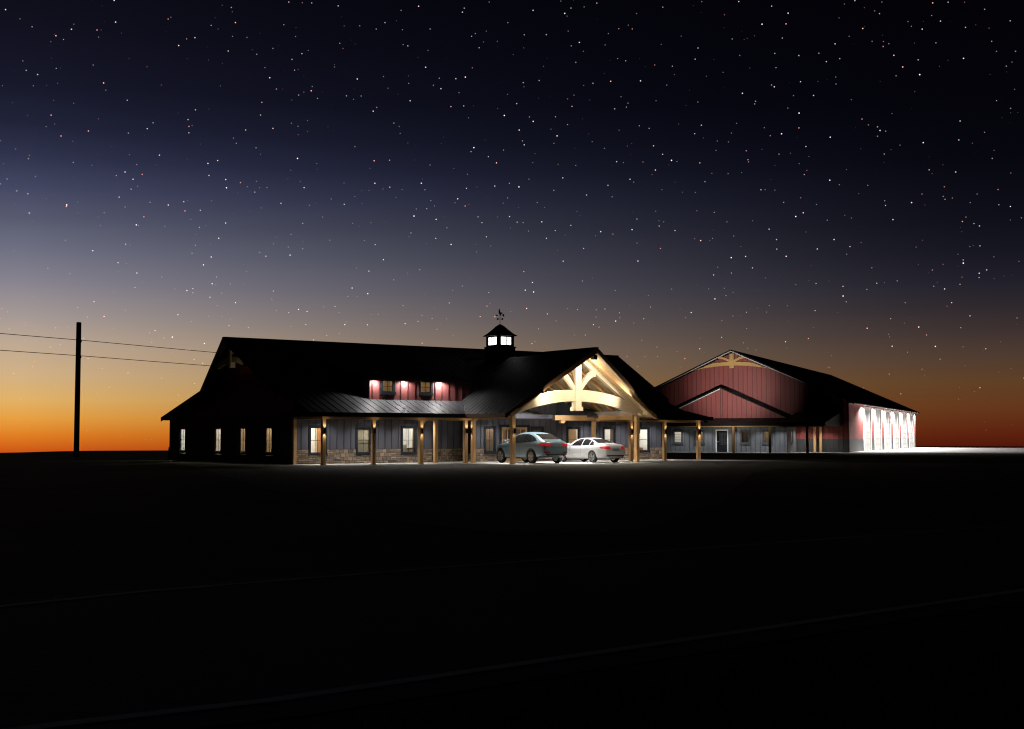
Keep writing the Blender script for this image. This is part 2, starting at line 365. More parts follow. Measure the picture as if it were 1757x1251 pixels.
CAML = {'main_building': (-30.15,-63.06), 'fire_hall': (19.7,-124.8)}
def window(parent, axis, at, out, a0, a1, z0, z1, cols=2, rows=2, trim=.12, tm=None, room=None, mid=None, fr=None):
    """trim frame (part) with sash, pane as sub-parts, and a furnished room behind"""
    def P(a, d): return (a, at + out*d) if axis == 'x' else (at + out*d, a)
    def bx(mb, aa, ab, da, db, za, zb):
        p, q = P(aa, da), P(ab, db)
        mb.box(min(p[0],q[0]), max(p[0],q[0]), min(p[1],q[1]), max(p[1],q[1]), za, zb)
    m = MB()
    bx(m, a0-trim, a0-.002, -.02, .05, z0-.0, z1); bx(m, a1+.002, a1+trim, -.02, .05, z0-.0, z1)
    bx(m, a0-trim, a1+trim, -.02, .055, z1+.002, z1+trim+.01); bx(m, a0-trim-.02, a1+trim+.02, -.02, .085, z0-trim-.03, z0-.002)
    w = m.build('window', tm or M_frame, parent)
    s = MB(); f = .035
    bx(s, a0, a0+f, -.045, -.012, z0, z1); bx(s, a1-f, a1, -.045, -.012, z0, z1)
    bx(s, a0+f, a1-f, -.045, -.012, z0, z0+f); bx(s, a0+f, a1-f, -.045, -.012, z1-f, z1)
    mu = .016
    for i in range(1, cols):
        a = a0 + (a1-a0)*i/cols; bx(s, a-mu/2, a+mu/2, -.04, -.02, z0+f, z1-f)
    for i in range(1, rows):
        z = (z0 + (z1-z0)*i/rows) if mid is None else mid
        aa = a0+f
        for k in range(cols):
            ab = (a0 + (a1-a0)*(k+1)/cols - mu/2) if k < cols-1 else a1-f
            bx(s, aa, ab, -.042, -.018, z-.014, z+.014); aa = ab + mu
    s.build('sash', fr or M_frame, w)
    g = MB(); bx(g, a0+.01, a1-.01, -.033, -.027, z0+.01, z1-.01); g.build('pane', M_pane, w)
    if room:
        wallm, dep, watts, items = room['m'], room.get('d', 2.6), room.get('w', 40), room.get('items', [])
        ra, rb = room.get('ext', (a0-.7, a1+.7)); zc = room.get('h', 2.45); zf0 = room.get('z', .06)
        r = MB()
        bx(r, ra, rb, -.11-dep, -.08-dep, zf0, zc)                     # back wall
        bx(r, ra-.03, ra, -.08-dep, -.08, zf0, zc); bx(r, rb, rb+.03, -.08-dep, -.08, zf0, zc)
        bx(r, ra, rb, -.08-dep, -.08, zc, zc+.03); bx(r, ra, rb, -.08-dep, -.08, zf0-.03, zf0)
        ro = r.build('room', wallm, w)
        cl_ = CAML[parent.name]; sl_ = (((a0+a1)/2-cl_[0])/abs(at-cl_[1])) if axis == 'x' else (((a0+a1)/2-cl_[1])/abs(at-cl_[0]))
        for (x0, x1, d0, d1, za, zb, mm, nmn) in items:
            sh_ = sl_*abs(d0+d1)/2/(a1-a0); x0 += sh_; x1 += sh_
            x0 = max(x0, (ra-a0)/(a1-a0)+.01); x1 = min(x1, (rb-a0)/(a1-a0)-.01)
            if x1 <= x0: continue
            q = MB(); W = a1-a0; bx(q, a0+x0*W, a0+x1*W, d0, d1, za, zb); q.build(nmn, mm, w)
        c = P((ra+rb)/2, -.08-dep*.45)
        point(parent, (c[0], c[1], zc-.25), watts, room.get('c', (1,.88,.72)))
    return w

# ================================================================== MAIN BUILDING
MBD = empty('main_building', 'long dark barn style office building with stone base, timber porch and lit gabled portico', 'building', O1, A1)
RZ, RV = 7.15, 6.2          # ridge height and its depth
PS = .36                     # porch roof slope
def z_porch(u, v): return 2.74 + PS*(v+3.4)
Z0 = z_porch(0, 0)
MS = (RZ-Z0)/RV
def z_front(u, v): return Z0 + MS*v
def z_back(u, v): return RZ - MS*(v-RV)
BV = 11.8; BZ = z_back(0, BV); LS = (BZ-2.75)/(19.3-BV)
def z_lean(u, v): return BZ - LS*(v-BV)
UE = 26.3

def side_top(v):
    if v <= RV: return z_front(0, v) - .16
    if v <= BV: return z_back(0, v) - .16
    return z_lean(0, v) - .16
# window openings
SW = [(2.71,3.59),(6.32,7.17),(9.93,10.86),(15.74,16.63)]
FW = [(1.0,1.85),(3.87,4.67),(6.75,7.54),(12.41,13.04),(15.83,16.58),(18.6,19.42),(21.48,22.3),(24.36,25.14)]
WZ = (.62, 2.0)
DOOR = (13.55, 15.48, .06, 2.08)
REC = (8.65, 11.65, 1.3)
hs = [(a,b,*WZ) for a,b in SW]; hf = [(a,b,*WZ) for a,b in FW] + [DOOR]
wl = MB()
ft = lambda a: Z0-.14
wall_panel(wl, 'x', 0, -1, .0, REC[0], ft, .82, [h for h in hf], step=.43)
wall_panel(wl, 'x', REC[2], -1, REC[0]+.07, REC[1]-.07, ft, .82, [], step=.43)
wall_panel(wl, 'x', 0, -1, REC[1], UE, ft, .82, [h for h in hf], step=.43)
wall_panel(wl, 'y', REC[0], 1, .07, REC[2]+.07, ft, .82, [])
RW = (.56, .82, .62, 2.0)
wall_panel(wl, 'y', REC[1], -1, .07, REC[2]+.07, ft, .82, [RW])
wall_panel(wl, 'y', 0, -1, .07, 18.6, lambda a: 2.70, .82, hs, step=.43)
wall_panel(wl, 'y', UE, 1, .07, 12.4, lambda a: 2.75, .82, [], step=.43)
wall_panel(wl, 'x', 18.6, 1, 0.07, UE, lambda a: 2.72, .82, [], step=.43)
wall_panel(wl, 'y', UE, 1, 12.4, 18.53, lambda a: 2.72, .82, [], step=.43)
wl.build('wall', M_char, MBD, mat2=M_charrib_shade)
st = MB()
def stone_seg(axis, at, out, a0, a1, holes): wall_panel(st, axis, at+out*.045, out, a0, a1, lambda a: .82, .0, holes, th=.115)
low = lambda L_: [(a-.14, b+.14, z0-.16, z1) for a,b,z0,z1 in L_]
stone_seg('x', 0, -1, -.045, REC[0], low(hf)); stone_seg('x', REC[2], -1, REC[0]+.115, REC[1]-.115, []); stone_seg('x', 0, -1, REC[1], UE+.045, low(hf))
stone_seg('y', REC[0], 1, .07, REC[2]+.07, []); stone_seg('y', REC[1], -1, .07, REC[2]+.07, low([RW]))
stone_seg('y', 0, -1, .07, 18.6, low(hs)); stone_seg('y', UE, 1, .07, 18.53, []); stone_seg('x', 18.6, 1, -.045, UE+.045, [])
st.build('stone_base', M_stone, MBD)
# red gables and their band boards
gb = MB()
def gable_strip(mb, at, out, vs, topf, z0):
    for i in range(len(vs)-1):
        a, b = vs[i], vs[i+1]
        mb.prism([(at,a,z0),(at,b,z0),(at,b,topf(b)),(at,a,topf(a))], (-out*.14,0,0))
    a = vs[0]+.2
    while a < vs[-1]-.2:
        mb.prism([(at,a-.022,z0),(at,a+.022,z0),(at,a+.022,topf(a)-.02),(at,a-.022,topf(a)-.02)], (out*.028,0,0)); a += .43
gable_strip(gb, 0, -1, [.0,RV,BV,18.6], lambda v: max(2.86, side_top(v)), 2.86)
gb.build('red_gable', M_red, MBD); gb = MB()
gable_strip(gb, UE, 1, [.0,RV,12.4,18.6], lambda v: max(2.86, side_top(v)), 2.86)
gb.build('red_gable', M_red, MBD)
M_band = timber('stained_band', 'y', (.2,.09,.05), (.26,.12,.06))
for x0 in (-.05, UE): bd = MB(); bd.box(x0,x0+.05,0,18.6,2.72,2.86); bd.build('band_board', M_band, MBD)

# roofs
rf = MB()
roof_plane(rf, [(-.95,0),(26.9,0),(27.8,RV),(-1.5,RV)], z_front)
roof_plane(rf, [(-1.5,RV),(27.8,RV),(26.9,BV),(-.6,BV)], z_back)
roof_plane(rf, [(-.6,BV),(26.9,BV),(26.7,19.3),(-.3,19.3)], z_lean)
rf.beam((-1.5,RV,RZ+.03),(27.8,RV,RZ+.03),.3,.05)
rf.build('main_roof', M_roof, MBD)
pr = MB()
roof_plane(pr, [(-.8,-3.4),(14.7,-3.4),(12.9,-1.6),(12.9,0),(-.8,0)], z_porch)
zh = lambda u, v: 2.74 + PS*(14.7-u)
roof_plane(pr, [(14.7,-3.4),(14.7,0),(12.9,0),(12.9,-1.6)], zh, seam='u')
roof_plane(pr, [(17.7,-3.4),(27.5,-3.4),(26.3,-2.2),(26.3,0),(17.7,0)], z_porch)
roof_plane(pr, [(27.5,-3.4),(27.5,0),(26.3,0),(26.3,-2.2)], lambda u, v: 2.74+PS*(27.5-u), seam='u')
pr.build('porch_roof', M_roof, MBD)
for tri, dx in (([(12.9,-1.6,3.29),(12.9,0,3.29),(12.9,0,3.86)],-.06),([(26.3,-2.2,3.07),(26.3,0,3.07),(26.3,0,3.86)],-.06),([(17.7,-3.38,2.66),(17.7,0,2.66),(17.7,0,3.86)],.06)):
    cl = MB(); cl.prism(tri, (dx,0,0)); cl.build('porch_end_panel', M_char, MBD)
# fascia / gutters and porch soffits
fa = MB()
fa.box(-.8, 8.7, -3.5, -3.405, 2.545, 2.77); fa.box(27.505,27.6,-3.5,0,2.545,2.77); fa.box(19.5,27.505,-3.5,-3.405,2.545,2.77)
fa.box(-.895,-.805,-3.5,0,2.545,2.77)
fa.box(-.3,26.7,19.305,19.39,2.58,2.77)
for (u0,us,v0,v1,zf) in ((-.95,-1.5,0,RV,z_front),(26.9,27.8,0,RV,z_front),(-1.5,-.6,RV,BV,z_back),(27.8,26.9,RV,BV,z_back),(-.6,-.3,BV,19.3,z_lean),(26.9,26.7,BV,19.3,z_lean)):
    sgn = -1 if u0 < 5 else 1
    fa.prism([(u0,v0,zf(0,v0)+.02),(us,v1,zf(0,v1)+.02),(us,v1,zf(0,v1)-.24),(u0,v0,zf(0,v0)-.24)], (sgn*.05,0,0))
fa.build('fascia', M_black, MBD)
fg = MB(); fg.prism([(8.9,-3.405,2.545),(14.705,-3.405,2.545),(14.705,-.02,2.545),(14.76,-.02,2.545),(14.76,-3.47,2.545),(8.9,-3.47,2.545)], (0,0,.225)); fg.build('fascia', M_char, MBD)
fg = MB(); fg.box(18.42,18.5,-6.4,-2.2,2.81,3.0); fg.build('frieze_board', M_soffit, MBD)
so = MB()
so.box(-.75,8.64,-3.4,-.03,2.66,2.68); so.box(8.66,14.6,-3.4,-.03,2.66,2.68); so.box(8.66,11.64,-.03,1.27,2.66,2.68); so.box(17.75,27.45,-3.4,-.03,2.66,2.68)
so.build('porch_soffit', vary('porch_soffit_boards', (.30,.22,.15), (.36,.27,.18), .7, (1,1,1), 3, 0), MBD)

# portico roof (prow gable)
PU, PE, PEV, PRV = 14.1, 5.35, -7.3, -8.4
PSL = .68
def z_pl(u, v): return 2.72 + PSL*(u-(PU-PE))
def z_prr(u, v): return 2.72 + PSL*((PU+PE)-u)
PZ = z_pl(PU, 0)
vjoin = (PZ-Z0)/MS
uval = PU-PE + (Z0-2.72)/PSL
q = MB()
roof_plane(q, [(PU-PE,PEV),(PU-PE,-3.4),(uval,0),(PU,vjoin),(PU,PRV)], z_pl, seam='u', step=.42)
roof_plane(q, [(PU,PRV),(PU,vjoin),(2*PU-uval,0),(PU+PE,-3.4),(PU+PE,PEV)], z_prr, seam='u', step=.42)
q.beam((PU,PRV,PZ+.03),(PU,vjoin,PZ+.03),.28,.05)
q.build('portico_roof', M_roof, MBD)
c = MB()
for zf, s in ((z_pl,-1),(z_prr,1)):
    e = PU + s*PE*.985
    c.prism([(PU+s*.02,PRV+.1,zf(PU,0)-.125),(e,PEV+.12,zf(e,0)-.125),(e,-3.3,zf(e,0)-.125),(PU+s*(PU-uval)*.98,-.02,zf(PU+s*(PU-uval)*.98,0)-.125),(PU+s*.02,-.02,zf(PU,0)-.125)], (0,0,-.025))
c.build('portico_ceiling', M_plank, MBD)
# wall above the porch line inside the portico
iw = MB(); iw.prism([(uval,-.05,Z0-.1),(2*PU-uval,-.05,Z0-.1),(PU,-.05,PZ-.16)], (0,-.05,0)); iw.build('portico_back_wall', M_char, MBD)
# rafters
for zf, s in ((z_pl,-1),(z_prr,1)):
    for v in (-7.45,-5.4,-4.3,-3.2,-2.1,-1.0):
        r = MB(); e = PU + s*(PE-.25)
        r.beam((PU+s*.1,v,zf(PU+s*.1,0)-.265),(e,v,zf(e,0)-.265),.13,.2)
        r.build('rafter', M_tx, MBD)
rb = MB(); rb.box(PU-.09,PU+.09,-8.1,-.12,PZ-.5,PZ-.2); rb.build('ridge_beam', M_ty, MBD)
rk = MB()
for zf, s in ((z_pl,-1),(z_prr,1)):
    e = PU+s*PE
    rk.prism([(PU,PRV,PZ+.03),(e,PEV,2.72+.03),(e,PEV,2.72-.22),(PU,PRV,PZ-.26)], (0,-.07,0))
    rk.box(min(e,e+s*.06),max(e,e+s*.06),PEV-.06,-3.5,2.52,2.76)
rk.build('rake_board', timber('dark_stained_rake', 'x', (.075,.038,.016), (.11,.055,.023)), MBD)
# front truss
def truss(parent, uc, v, zbot, zspring, half, zf, th, kw, name='truss', pend=True, bz=.02, bf=.3, bt=None, bclear=-.04, post_top=None, y_axis=False, arch_h=.62, rise=.75, m1=None, back=True, drop=0):
    """king post truss: arched bottom chord, king post with pendant, two curved braces"""
    P = (lambda a, d, z: (a, v+d, z)) if not y_axis else (lambda a, d, z: (v+d, a, z))
    D = (0,th,0) if not y_axis else (th,0,0)
    m1 = m1 or M_truss
    n = 14; lo = []; hi = []
    for i in range(n+1):
        t = -1 + 2*i/n; a = uc + t*half
        zl = zspring + rise*(1-t*t)
        zh_ = min(zl + arch_h, zf(a)-.02)
        lo.append(P(a,-th/2,zl)); hi.append(P(a,-th/2,max(zh_, zl+.03)))
    c = MB()
    for i in range(n):
        if abs((i+.5)/n*2-1)*half < kw/2*.9: pass
        c.prism([lo[i],lo[i+1],hi[i+1],hi[i]], D)
    root = c.build(name, m1, parent)
    k = MB(); kt = zf(uc)-.05
    def bx(mb, a0, a1, d0, d1, z0, z1):
        p, q_ = P(a0,d0,z0), P(a1,d1,z1)
        mb.box(min(p[0],q_[0]),max(p[0],q_[0]),min(p[1],q_[1]),max(p[1],q_[1]),z0,z1)
    bx(k, uc-kw/2, uc+kw/2, -th/2-.05, th/2+.05, zbot+(.16 if pend else 0), kt)
    if pend: bx(k, uc-kw/2-.06, uc+kw/2+.06, -th/2-.11, th/2+.11, zbot, zbot+.2)
    k.build('king_post', m1, root)
    for s in (-1,1):
        b = MB(); zs = zspring+rise+arch_h+bz; pts=[]
        ae = half*bf; ze = min(zf(uc+s*ae)+bclear, zs+ae*.9)
        for i in range(8):
            t = i/7; a = kw/2 + (ae-kw/2)*t; z = zs + (ze-zs)*math.sin(t*math.pi/2)
            pts.append((a,z))
        w = bt or arch_h*.58
        for i in range(7):
            (a0,z0),(a1,z1) = pts[i],pts[i+1]
            b.prism([P(uc+s*a0,-th*.4,z0-w/2),P(uc+s*a1,-th*.4,z1-w/2),P(uc+s*a1,-th*.4,z1+w/2),P(uc+s*a0,-th*.4,z0+w/2)], tuple(x*.8 for x in D))
        b.build('brace', m1, root)
    return root
TV = -6.6
trz = lambda a: (z_pl(a,0) if a < PU else z_prr(a,0)) - .36
tr = truss(MBD, PU, TV, 2.95, 2.72, 4.3, trz, .28, .40, arch_h=.64, rise=.76)
pf = MB()
for s in (-1,1):
    zf = z_pl if s < 0 else z_prr; e = PU+s*4.75
    pf.beam((PU+s*.2,TV,zf(PU+s*.2,0)-.28),(e,TV,zf(e,0)-.28),.24,.26)
pf.build('principal_rafter', M_truss, tr)

# posts with their lamps
M_hous = mat('lamp_housing', (.01,.01,.011), .35, metal=.6)
def post(u, v, top=2.42, w=.21, lamp=None, down=True, up=True, watts=34):
    p = MB(); p.cham(u-w/2,u+w/2,v-w/2,v+w/2,.02,top,.015)
    p.box(u-w/2-.02,u+w/2+.02,v-w/2-.02,v+w/2+.02,.005,.05)
    po = p.build('post', M_tz, MBD)
    for l in (lamp or []):
        dx, dy = {'f':(0,-1),'l':(-1,0),'r':(1,0)}[l]
        o = Vector((u+dx*(w/2+.075), v+dy*(w/2+.075), 1.82))
        h = MB(); h.lathe([(.045,-.13),(.055,-.13),(.055,.13),(.045,.13)], 14, 'z', o, closed=True)
        h.box(min(u+dx*w/2,o.x)-.02*abs(dy), max(u+dx*w/2,o.x)+.02*abs(dy), min(v+dy*w/2,o.y)-.02*abs(dx), max(v+dy*w/2,o.y)+.02*abs(dx), 1.79, 1.85)
        h.lathe([(.044,-.01),(.044,.01)], 14, 'z', o)
        ho = h.build('wall_lamp', M_hous, po)
        if down: spot(MBD, (o.x,o.y,o.z-.03), (0,0,-1), watts, 95, .5, (1,.86,.62), .02)
        if up: spot(MBD, (o.x,o.y,o.z+.03), (0,0,1), watts*.8, 95, .5, (1,.86,.62), .02)
    return po
for u in (.3,3.25,6.2): post(u, -2.9, lamp='f', down=(u != 3.25))
post(9.1,-2.9, lamp='f', down=False); post(8.2,-1.2, top=2.42)
post(9.63,-2.9, lamp='l'); post(18.3,-2.9, lamp='r')
post(21.2,-2.9, lamp='f'); post(23.95,-2.9, lamp='f'); post(26.85,-2.9, lamp='f', watts=45)
post(9.72,-6.6, top=2.66, w=.24, lamp='fr', watts=10); post(18.5,-6.6, top=2.66, w=.24, lamp='r')
p = MB(); p.cham(-.13,.05,-.27,-.07,.02,2.42,.015); p.build('post', M_tz, MBD)
def beam_part(a, b, w=.2, h=.24, mm=None): m_ = MB(); m_.beam(a, b, w, h); return m_.build('beam', mm or M_tx, MBD)
beam_part((.19,-2.9,2.54),(9.86,-2.9,2.54)); beam_part((18.6,-2.9,2.54),(26.96,-2.9,2.54)); beam_part((15.3,-2.9,2.62),(18.2,-2.9,2.62), h=.3)
beam_part((.3,-2.79,2.54),(.3,-.06,2.54), mm=M_ty); beam_part((26.85,-2.79,2.54),(26.85,-.06,2.54), mm=M_ty)
beam_part((8.2,-1.3,2.54),(8.2,-.06,2.54), mm=M_ty)
for u in (9.72,18.35): beam_part((u,-6.46,2.64),(u,-3.02,2.64), .2, .32, M_ty)
beam_part((18.35,-2.78,2.64),(18.35,-.06,2.64), .2, .32, M_ty); beam_part((9.72,-2.78,2.54),(9.72,-.06,2.54), .2, .24, M_ty)
# curved knee brackets
def bracket(u, v, du, dv, zt=2.42, size=.62):
    b = MB(); pts_o = []; pts_i = []
    for i in range(9):
        t = i/8*math.pi/2
        pts_o.append((size*(1-math.cos(t)), -size*(1-math.sin(t)))); pts_i.append((size*(1-math.cos(t))*.72+.19*math.sin(t)*0, -size*(1-math.sin(t))*.72))
    side = Vector((-dv,du,0))*.07
    for i in range(8):
        quad = []
        for (a,z) in (pts_o[i],pts_o[i+1]): quad.append(Vector((u+du*a,v+dv*a,zt+z)))
        (a,z),(c_,d_) = pts_o[i+1], pts_o[i]
        quad.append(Vector((u+du*(a-.10),v+dv*(a-.10),min(zt,zt+z+.14)))); quad.append(Vector((u+du*max(c_-.10,0),v+dv*max(c_-.10,0),min(zt,zt+d_+.14))))
        b.prism([p_-side for p_ in quad], side*2)
    b.build('bracket', M_tz, MBD)
bracket(6.31,-2.9,1,0,2.42,.42)
cb_ = MB(); cb_.prism([(15.75,-2.99,2.3),(16.0,-2.99,2.3),(16.15,-2.99,2.46),(15.75,-2.99,2.46)], (0,.18,0)); cb_.build('bracket', M_tx, MBD)
# entry door
def double_door():
    a0,a1,z0,z1 = DOOR; f = MB()
    for x0,x1 in ((a0-.14,a0-.002),(a1+.002,a1+.14)): f.box(x0,x1,-.06,.02,.06,z1)
    f.box(a0-.14,a1+.14,-.065,.02,z1+.002,z1+.14)
    d = f.build('entry_door', M_frame, MBD)
    mid = (a0+a1)/2
    for l,r in ((a0+.01,mid-.006),(mid+.006,a1-.01)):
        m_ = MB(); s = .13
        m_.box(l,l+s,.02,.07,z0,z1-.01); m_.box(r-s,r,.02,.07,z0,z1-.01); m_.box(l+s,r-s,.02,.07,z1-.14,z1-.01)
        m_.box(l+s,r-s,.02,.07,z0,z0+.42); m_.box(l+s,r-s,.022,.068,1.3,1.36); m_.box((l+r)/2-.03,(l+r)/2+.03,.022,.068,1.36,z1-.14); m_.box((l+r)/2-.03,(l+r)/2+.03,.022,.068,z0+.42,1.3)
        lf = m_.build('door_leaf', M_tz, d)
        g = MB(); g.box(l+s,r-s,.04,.046,z0+.42,z1-.14); g.build('pane', M_pane, d)
    h = MB()
    for x in (mid-.07,mid+.07): h.tube([(x,-.03,.9),(x,-.03,1.25)],.012); h.tube([(x,-.03,.93),(x,.03,.93)],.008,6); h.tube([(x,-.03,1.22),(x,.03,1.22)],.008,6)
    h.build('handle', M_hous, d)
    r = MB(); r.box(a0-.3,a1+.3,2.4,2.43,.06,2.5); r.box(a0-.33,a0-.3,.17,2.4,.06,2.5); r.box(a1+.3,a1+.33,.17,2.4,.06,2.5); r.box(a0-.3,a1+.3,.17,2.4,2.5,2.53); r.box(a0-.3,a1+.3,.17,2.4,.03,.06)
    r.build('room', M_tan, d); point(MBD, ((a0+a1)/2, 1.2, 2.2), 14)
double_door()
# windows of the main building
DR = lambda x0,x1: (x0,x1,-2.72,-2.62,.06,2.05,M_brown,'interior_door')
kw = dict(parent=MBD)
warm = (1,.86,.68); cool = (1,.95,.88)
window(MBD,'y',0,-1,SW[0][0],SW[0][1],*WZ, room=dict(m=M_tan,w=75,c=warm,ext=(2.45,4.4),d=2.2))
window(MBD,'y',0,-1,SW[1][0],SW[1][1],*WZ, room=dict(m=M_tan,w=100,c=warm,ext=(5.4,8.3)))
window(MBD,'y',0,-1,SW[2][0],SW[2][1],*WZ, room=dict(m=M_cream,w=115,c=warm,ext=(9.2,12.4),items=[(-.3,.45,-2.74,-2.66,.06,2.1,M_curt,'curtain')]))
window(MBD,'y',0,-1,SW[3][0],SW[3][1],*WZ, room=dict(m=M_cream,w=170,c=cool,ext=(14.4,17.6)))
window(MBD,'x',0,-1,FW[0][0],FW[0][1],*WZ, room=dict(m=M_cream,w=115,c=warm,ext=(.3,3.1),d=2.0,items=[(.45,.75,-2.14,-2.05,.06,2.3,M_brown,'interior_door'),(.80,.92,-2.15,-2.08,.06,2.3,M_curt,'curtain'),(.28,.40,-2.15,-2.08,.06,2.3,M_curt,'curtain')]))
window(MBD,'x',0,-1,FW[1][0],FW[1][1],*WZ, room=dict(m=M_tan,w=58,c=warm,ext=(3.3,6.0),items=[(-.1,1.1,-.24,-.20,.3,2.2,M_curt,'blind')]))
window(MBD,'x',0,-1,FW[2][0],FW[2][1],*WZ, room=dict(m=M_cream,w=85,c=cool,ext=(6.1,8.55),items=[(-.1,.22,-1.0,-.7,.06,1.05,M_tan,'cabinet'),(.22,.8,-1.3,-.7,.80,.86,M_dkroom,'desk_top'),(.25,.8,-1.34,-1.3,.06,.80,M_tan,'desk_front'),(.80,1.3,-.9,-.82,.06,2.4,M_tan,'screen')]))
window(MBD,'x',0,-1,FW[3][0],FW[3][1],*WZ, room=dict(m=M_dkroom,w=45,c=warm,ext=(11.9,13.2),d=1.6,items=[(.74,.98,-.5,-.44,.8,2.4,M_cream,'screen')]))
window(MBD,'x',0,-1,FW[4][0],FW[4][1],*WZ, room=dict(m=M_dkroom,w=4,c=warm,ext=(15.6,17.2)))
window(MBD,'x',0,-1,FW[5][0],FW[5][1],*WZ, cols=1, room=dict(m=M_tan,w=60,c=warm,ext=(17.9,20.7),items=[(.8,1.5,-1.6,-1.5,.06,2.4,M_cream,'screen')]))
window(MBD,'x',0,-1,FW[6][0],FW[6][1],*WZ, cols=1, room=dict(m=M_cream,w=90,c=cool,ext=(20.8,23.5),items=[(.62,1.6,-1.5,-1.4,.06,2.4,M_dkroom,'screen')]))
window(MBD,'x',0,-1,FW[7][0],FW[7][1],*WZ, cols=1, room=dict(m=M_cream,w=110,c=cool,ext=(23.6,26.2),items=[(.72,1.1,-1.5,-1.42,.06,2.4,M_stone,'stone_pier'),(-.2,.22,-1.9,-1.5,.06,.8,M_brown,'chest')]))
window(MBD,'y',REC[1],-1,RW[0],RW[1],RW[2],RW[3],cols=1,rows=4,trim=.07, room=dict(m=M_cream,w=10,c=cool,ext=(.3,1.2),d=.5))
# recessed lights over the porch
def downlight(parent, loc, watts, angle=125, blend=.8, color=(1,.93,.84), lens=M_lamp, r=.07):
    d = MB(); d.lathe([(r,.0),(r,-.018)], 16, 'z', loc); d.build('downlight', lens, parent)
    spot(parent, (loc[0],loc[1],loc[2]-.04), (0,0,-1), watts, angle, blend, color, .05)
for u in (1.6,4.5,7.3,12.6): downlight(MBD, (u,-1.15,2.655), 190, 150, .7, (1,.965,.93))
for u in (19.8,22.6,25.3): downlight(MBD, (u,-1.15,2.655), 190, 150, .7, (1,.965,.93))
# portico lights
for u, v in ((12.6,-4.6),(15.6,-4.6),(12.6,-6.1),(15.6,-6.1)):
    z = (z_pl(u,0) if u < PU else z_prr(u,0)) - .17
    downlight(MBD, (u,v,z), 1650, 84, .8, (1,.97,.93), M_lens2, .09)
fl = MB(); fl.box(PU-.13,PU+.13,PRV+.12,PRV+.4,PZ-.62,PZ-.38); fl.build('flood_lamp', M_hous, MBD)
spot(MBD, (PU,PRV+.1,PZ-.7), (0,.8,-.6), 470, 150, .8, (1,.90,.74), .15)
spot(MBD, (PU,PRV-.02,PZ-.75), (0,-.4,-1), 420, 140, 1, (1,.95,.88), .1)  # extra spot added to spill light on the ground ahead
for sd in (-1,1):  # side pair and its housings made up to light the truss evenly
    lz = z_pl(PU-3.3,0)-.55; lx = PU+sd*3.3
    fl = MB(); fl.box(lx-.05,lx+.05,-7.9,-7.8,lz+.27,lz+.40); fl.build('flood_lamp', M_hous, MBD)
    spot(MBD, (lx,-8.1,lz+.1), (-sd*3.2,1.5,.1), 540 if sd < 0 else 420, 120, 1, (1,.90,.74), .15)
# dormer
DV, DU0, DU1 = -1.15, 3.97, 10.6
dz0, dz1 = z_porch(0,DV)-.05, 4.72
DW = [(4.78,5.44),(7.22,7.88)]; dwz = (3.98,4.6)
d = MB(); wall_panel(d, 'x', DV, -1, DU0, DU1, lambda a: dz1, dz0, [(a,b,*dwz) for a,b in DW], step=.45)
def dside(at, out):
    d.prism([(at,DV+.07,z_porch(0,DV+.07)-.05),(at,0,Z0-.05),(at,(dz1-Z0)/MS,dz1),(at,DV+.07,dz1)], (-out*.12,0,0))
dside(DU0,-1)
DO = d.build('dormer', M_reddorm, MBD, mat2=M_redrib_shade)
dr = MB(); zd = lambda u, v: 4.86 + .2*(v-DV)
ve = (4.86-.2*DV-Z0)/(MS-.2)
roof_plane(dr, [(DU0-.35,DV-.5),(DU1+.2,DV-.5),(DU1+.2,ve),(DU0-.35,ve)], zd)
dr.box(DU0-.38,DU1+.2,DV-.58,DV-.505,4.6,4.79); dr.build('dormer_roof', M_roof, DO)
ds = MB(); ds.box(DU0-.3,DU1,DV-.5,DV-.03,4.70,4.715); ds.build('dormer_soffit', M_black, DO)
for a,b in DW:
    window(MBD,'x',DV,-1,a,b,*dwz, trim=.13, room=dict(m=M_tan,w=5,c=(1,.78,.5),ext=(a-.3,b+.3),d=.9,h=4.66,z=3.8))
for u in (4.25,6.15,8.45):
    lo_ = (u,DV-.2,4.69); dd = MB(); dd.lathe([(.06,0),(.06,-.015)],14,'z',lo_); dd.build('downlight', M_lens2, DO)
    spot(MBD, (u,DV-.2,4.66), (0,-.12,-1), 200 if u < 8 else 270, 165, .5, (1,.97,.95), .04)

# cupola
CX, CY = 14.1, .93; hw, hd = .58, .66
cb = MB()
cb.box(CX-hw-.05,CX+hw+.05,CY-hd-.05,CY+hd+.05,5.6,6.86); cb.box(CX-hw-.09,CX+hw+.09,CY-hd-.09,CY+hd+.09,6.86,6.95)
for sx in (-1,1):
    for sy in (-1,1):
        cb.box(min(CX+sx*hw,CX+sx*(hw-.2)),max(CX+sx*hw,CX+sx*(hw-.2)),min(CY+sy*hd,CY+sy*(hd-.2)),max(CY+sy*hd,CY+sy*(hd-.2)),6.95,7.62)
cb.box(CX-hw,CX+hw,CY-hd,CY+hd,7.52,7.64)
for s in (-1,1):
    cb.box(CX-hw+.2,CX+hw-.2,min(CY+s*hd,CY+s*(hd-.1)),max(CY+s*hd,CY+s*(hd-.1)),6.95,7.06)
    cb.box(min(CX+s*hw,CX+s*(hw-.1)),max(CX+s*hw,CX+s*(hw-.1)),CY-hd+.2,CY+hd-.2,6.95,7.06)
CU = cb.build('cupola', M_black, MBD)
g = MB()
for s in (-1,1):
    g.box(CX-hw+.2,CX+hw-.2,CY+s*(hd-.06)-.01,CY+s*(hd-.06)+.01,7.06,7.52); g.box(CX+s*(hw-.06)-.01,CX+s*(hw-.06)+.01,CY-hd+.2,CY+hd-.2,7.06,7.52)
g.build('cupola_window', M_cup, CU)
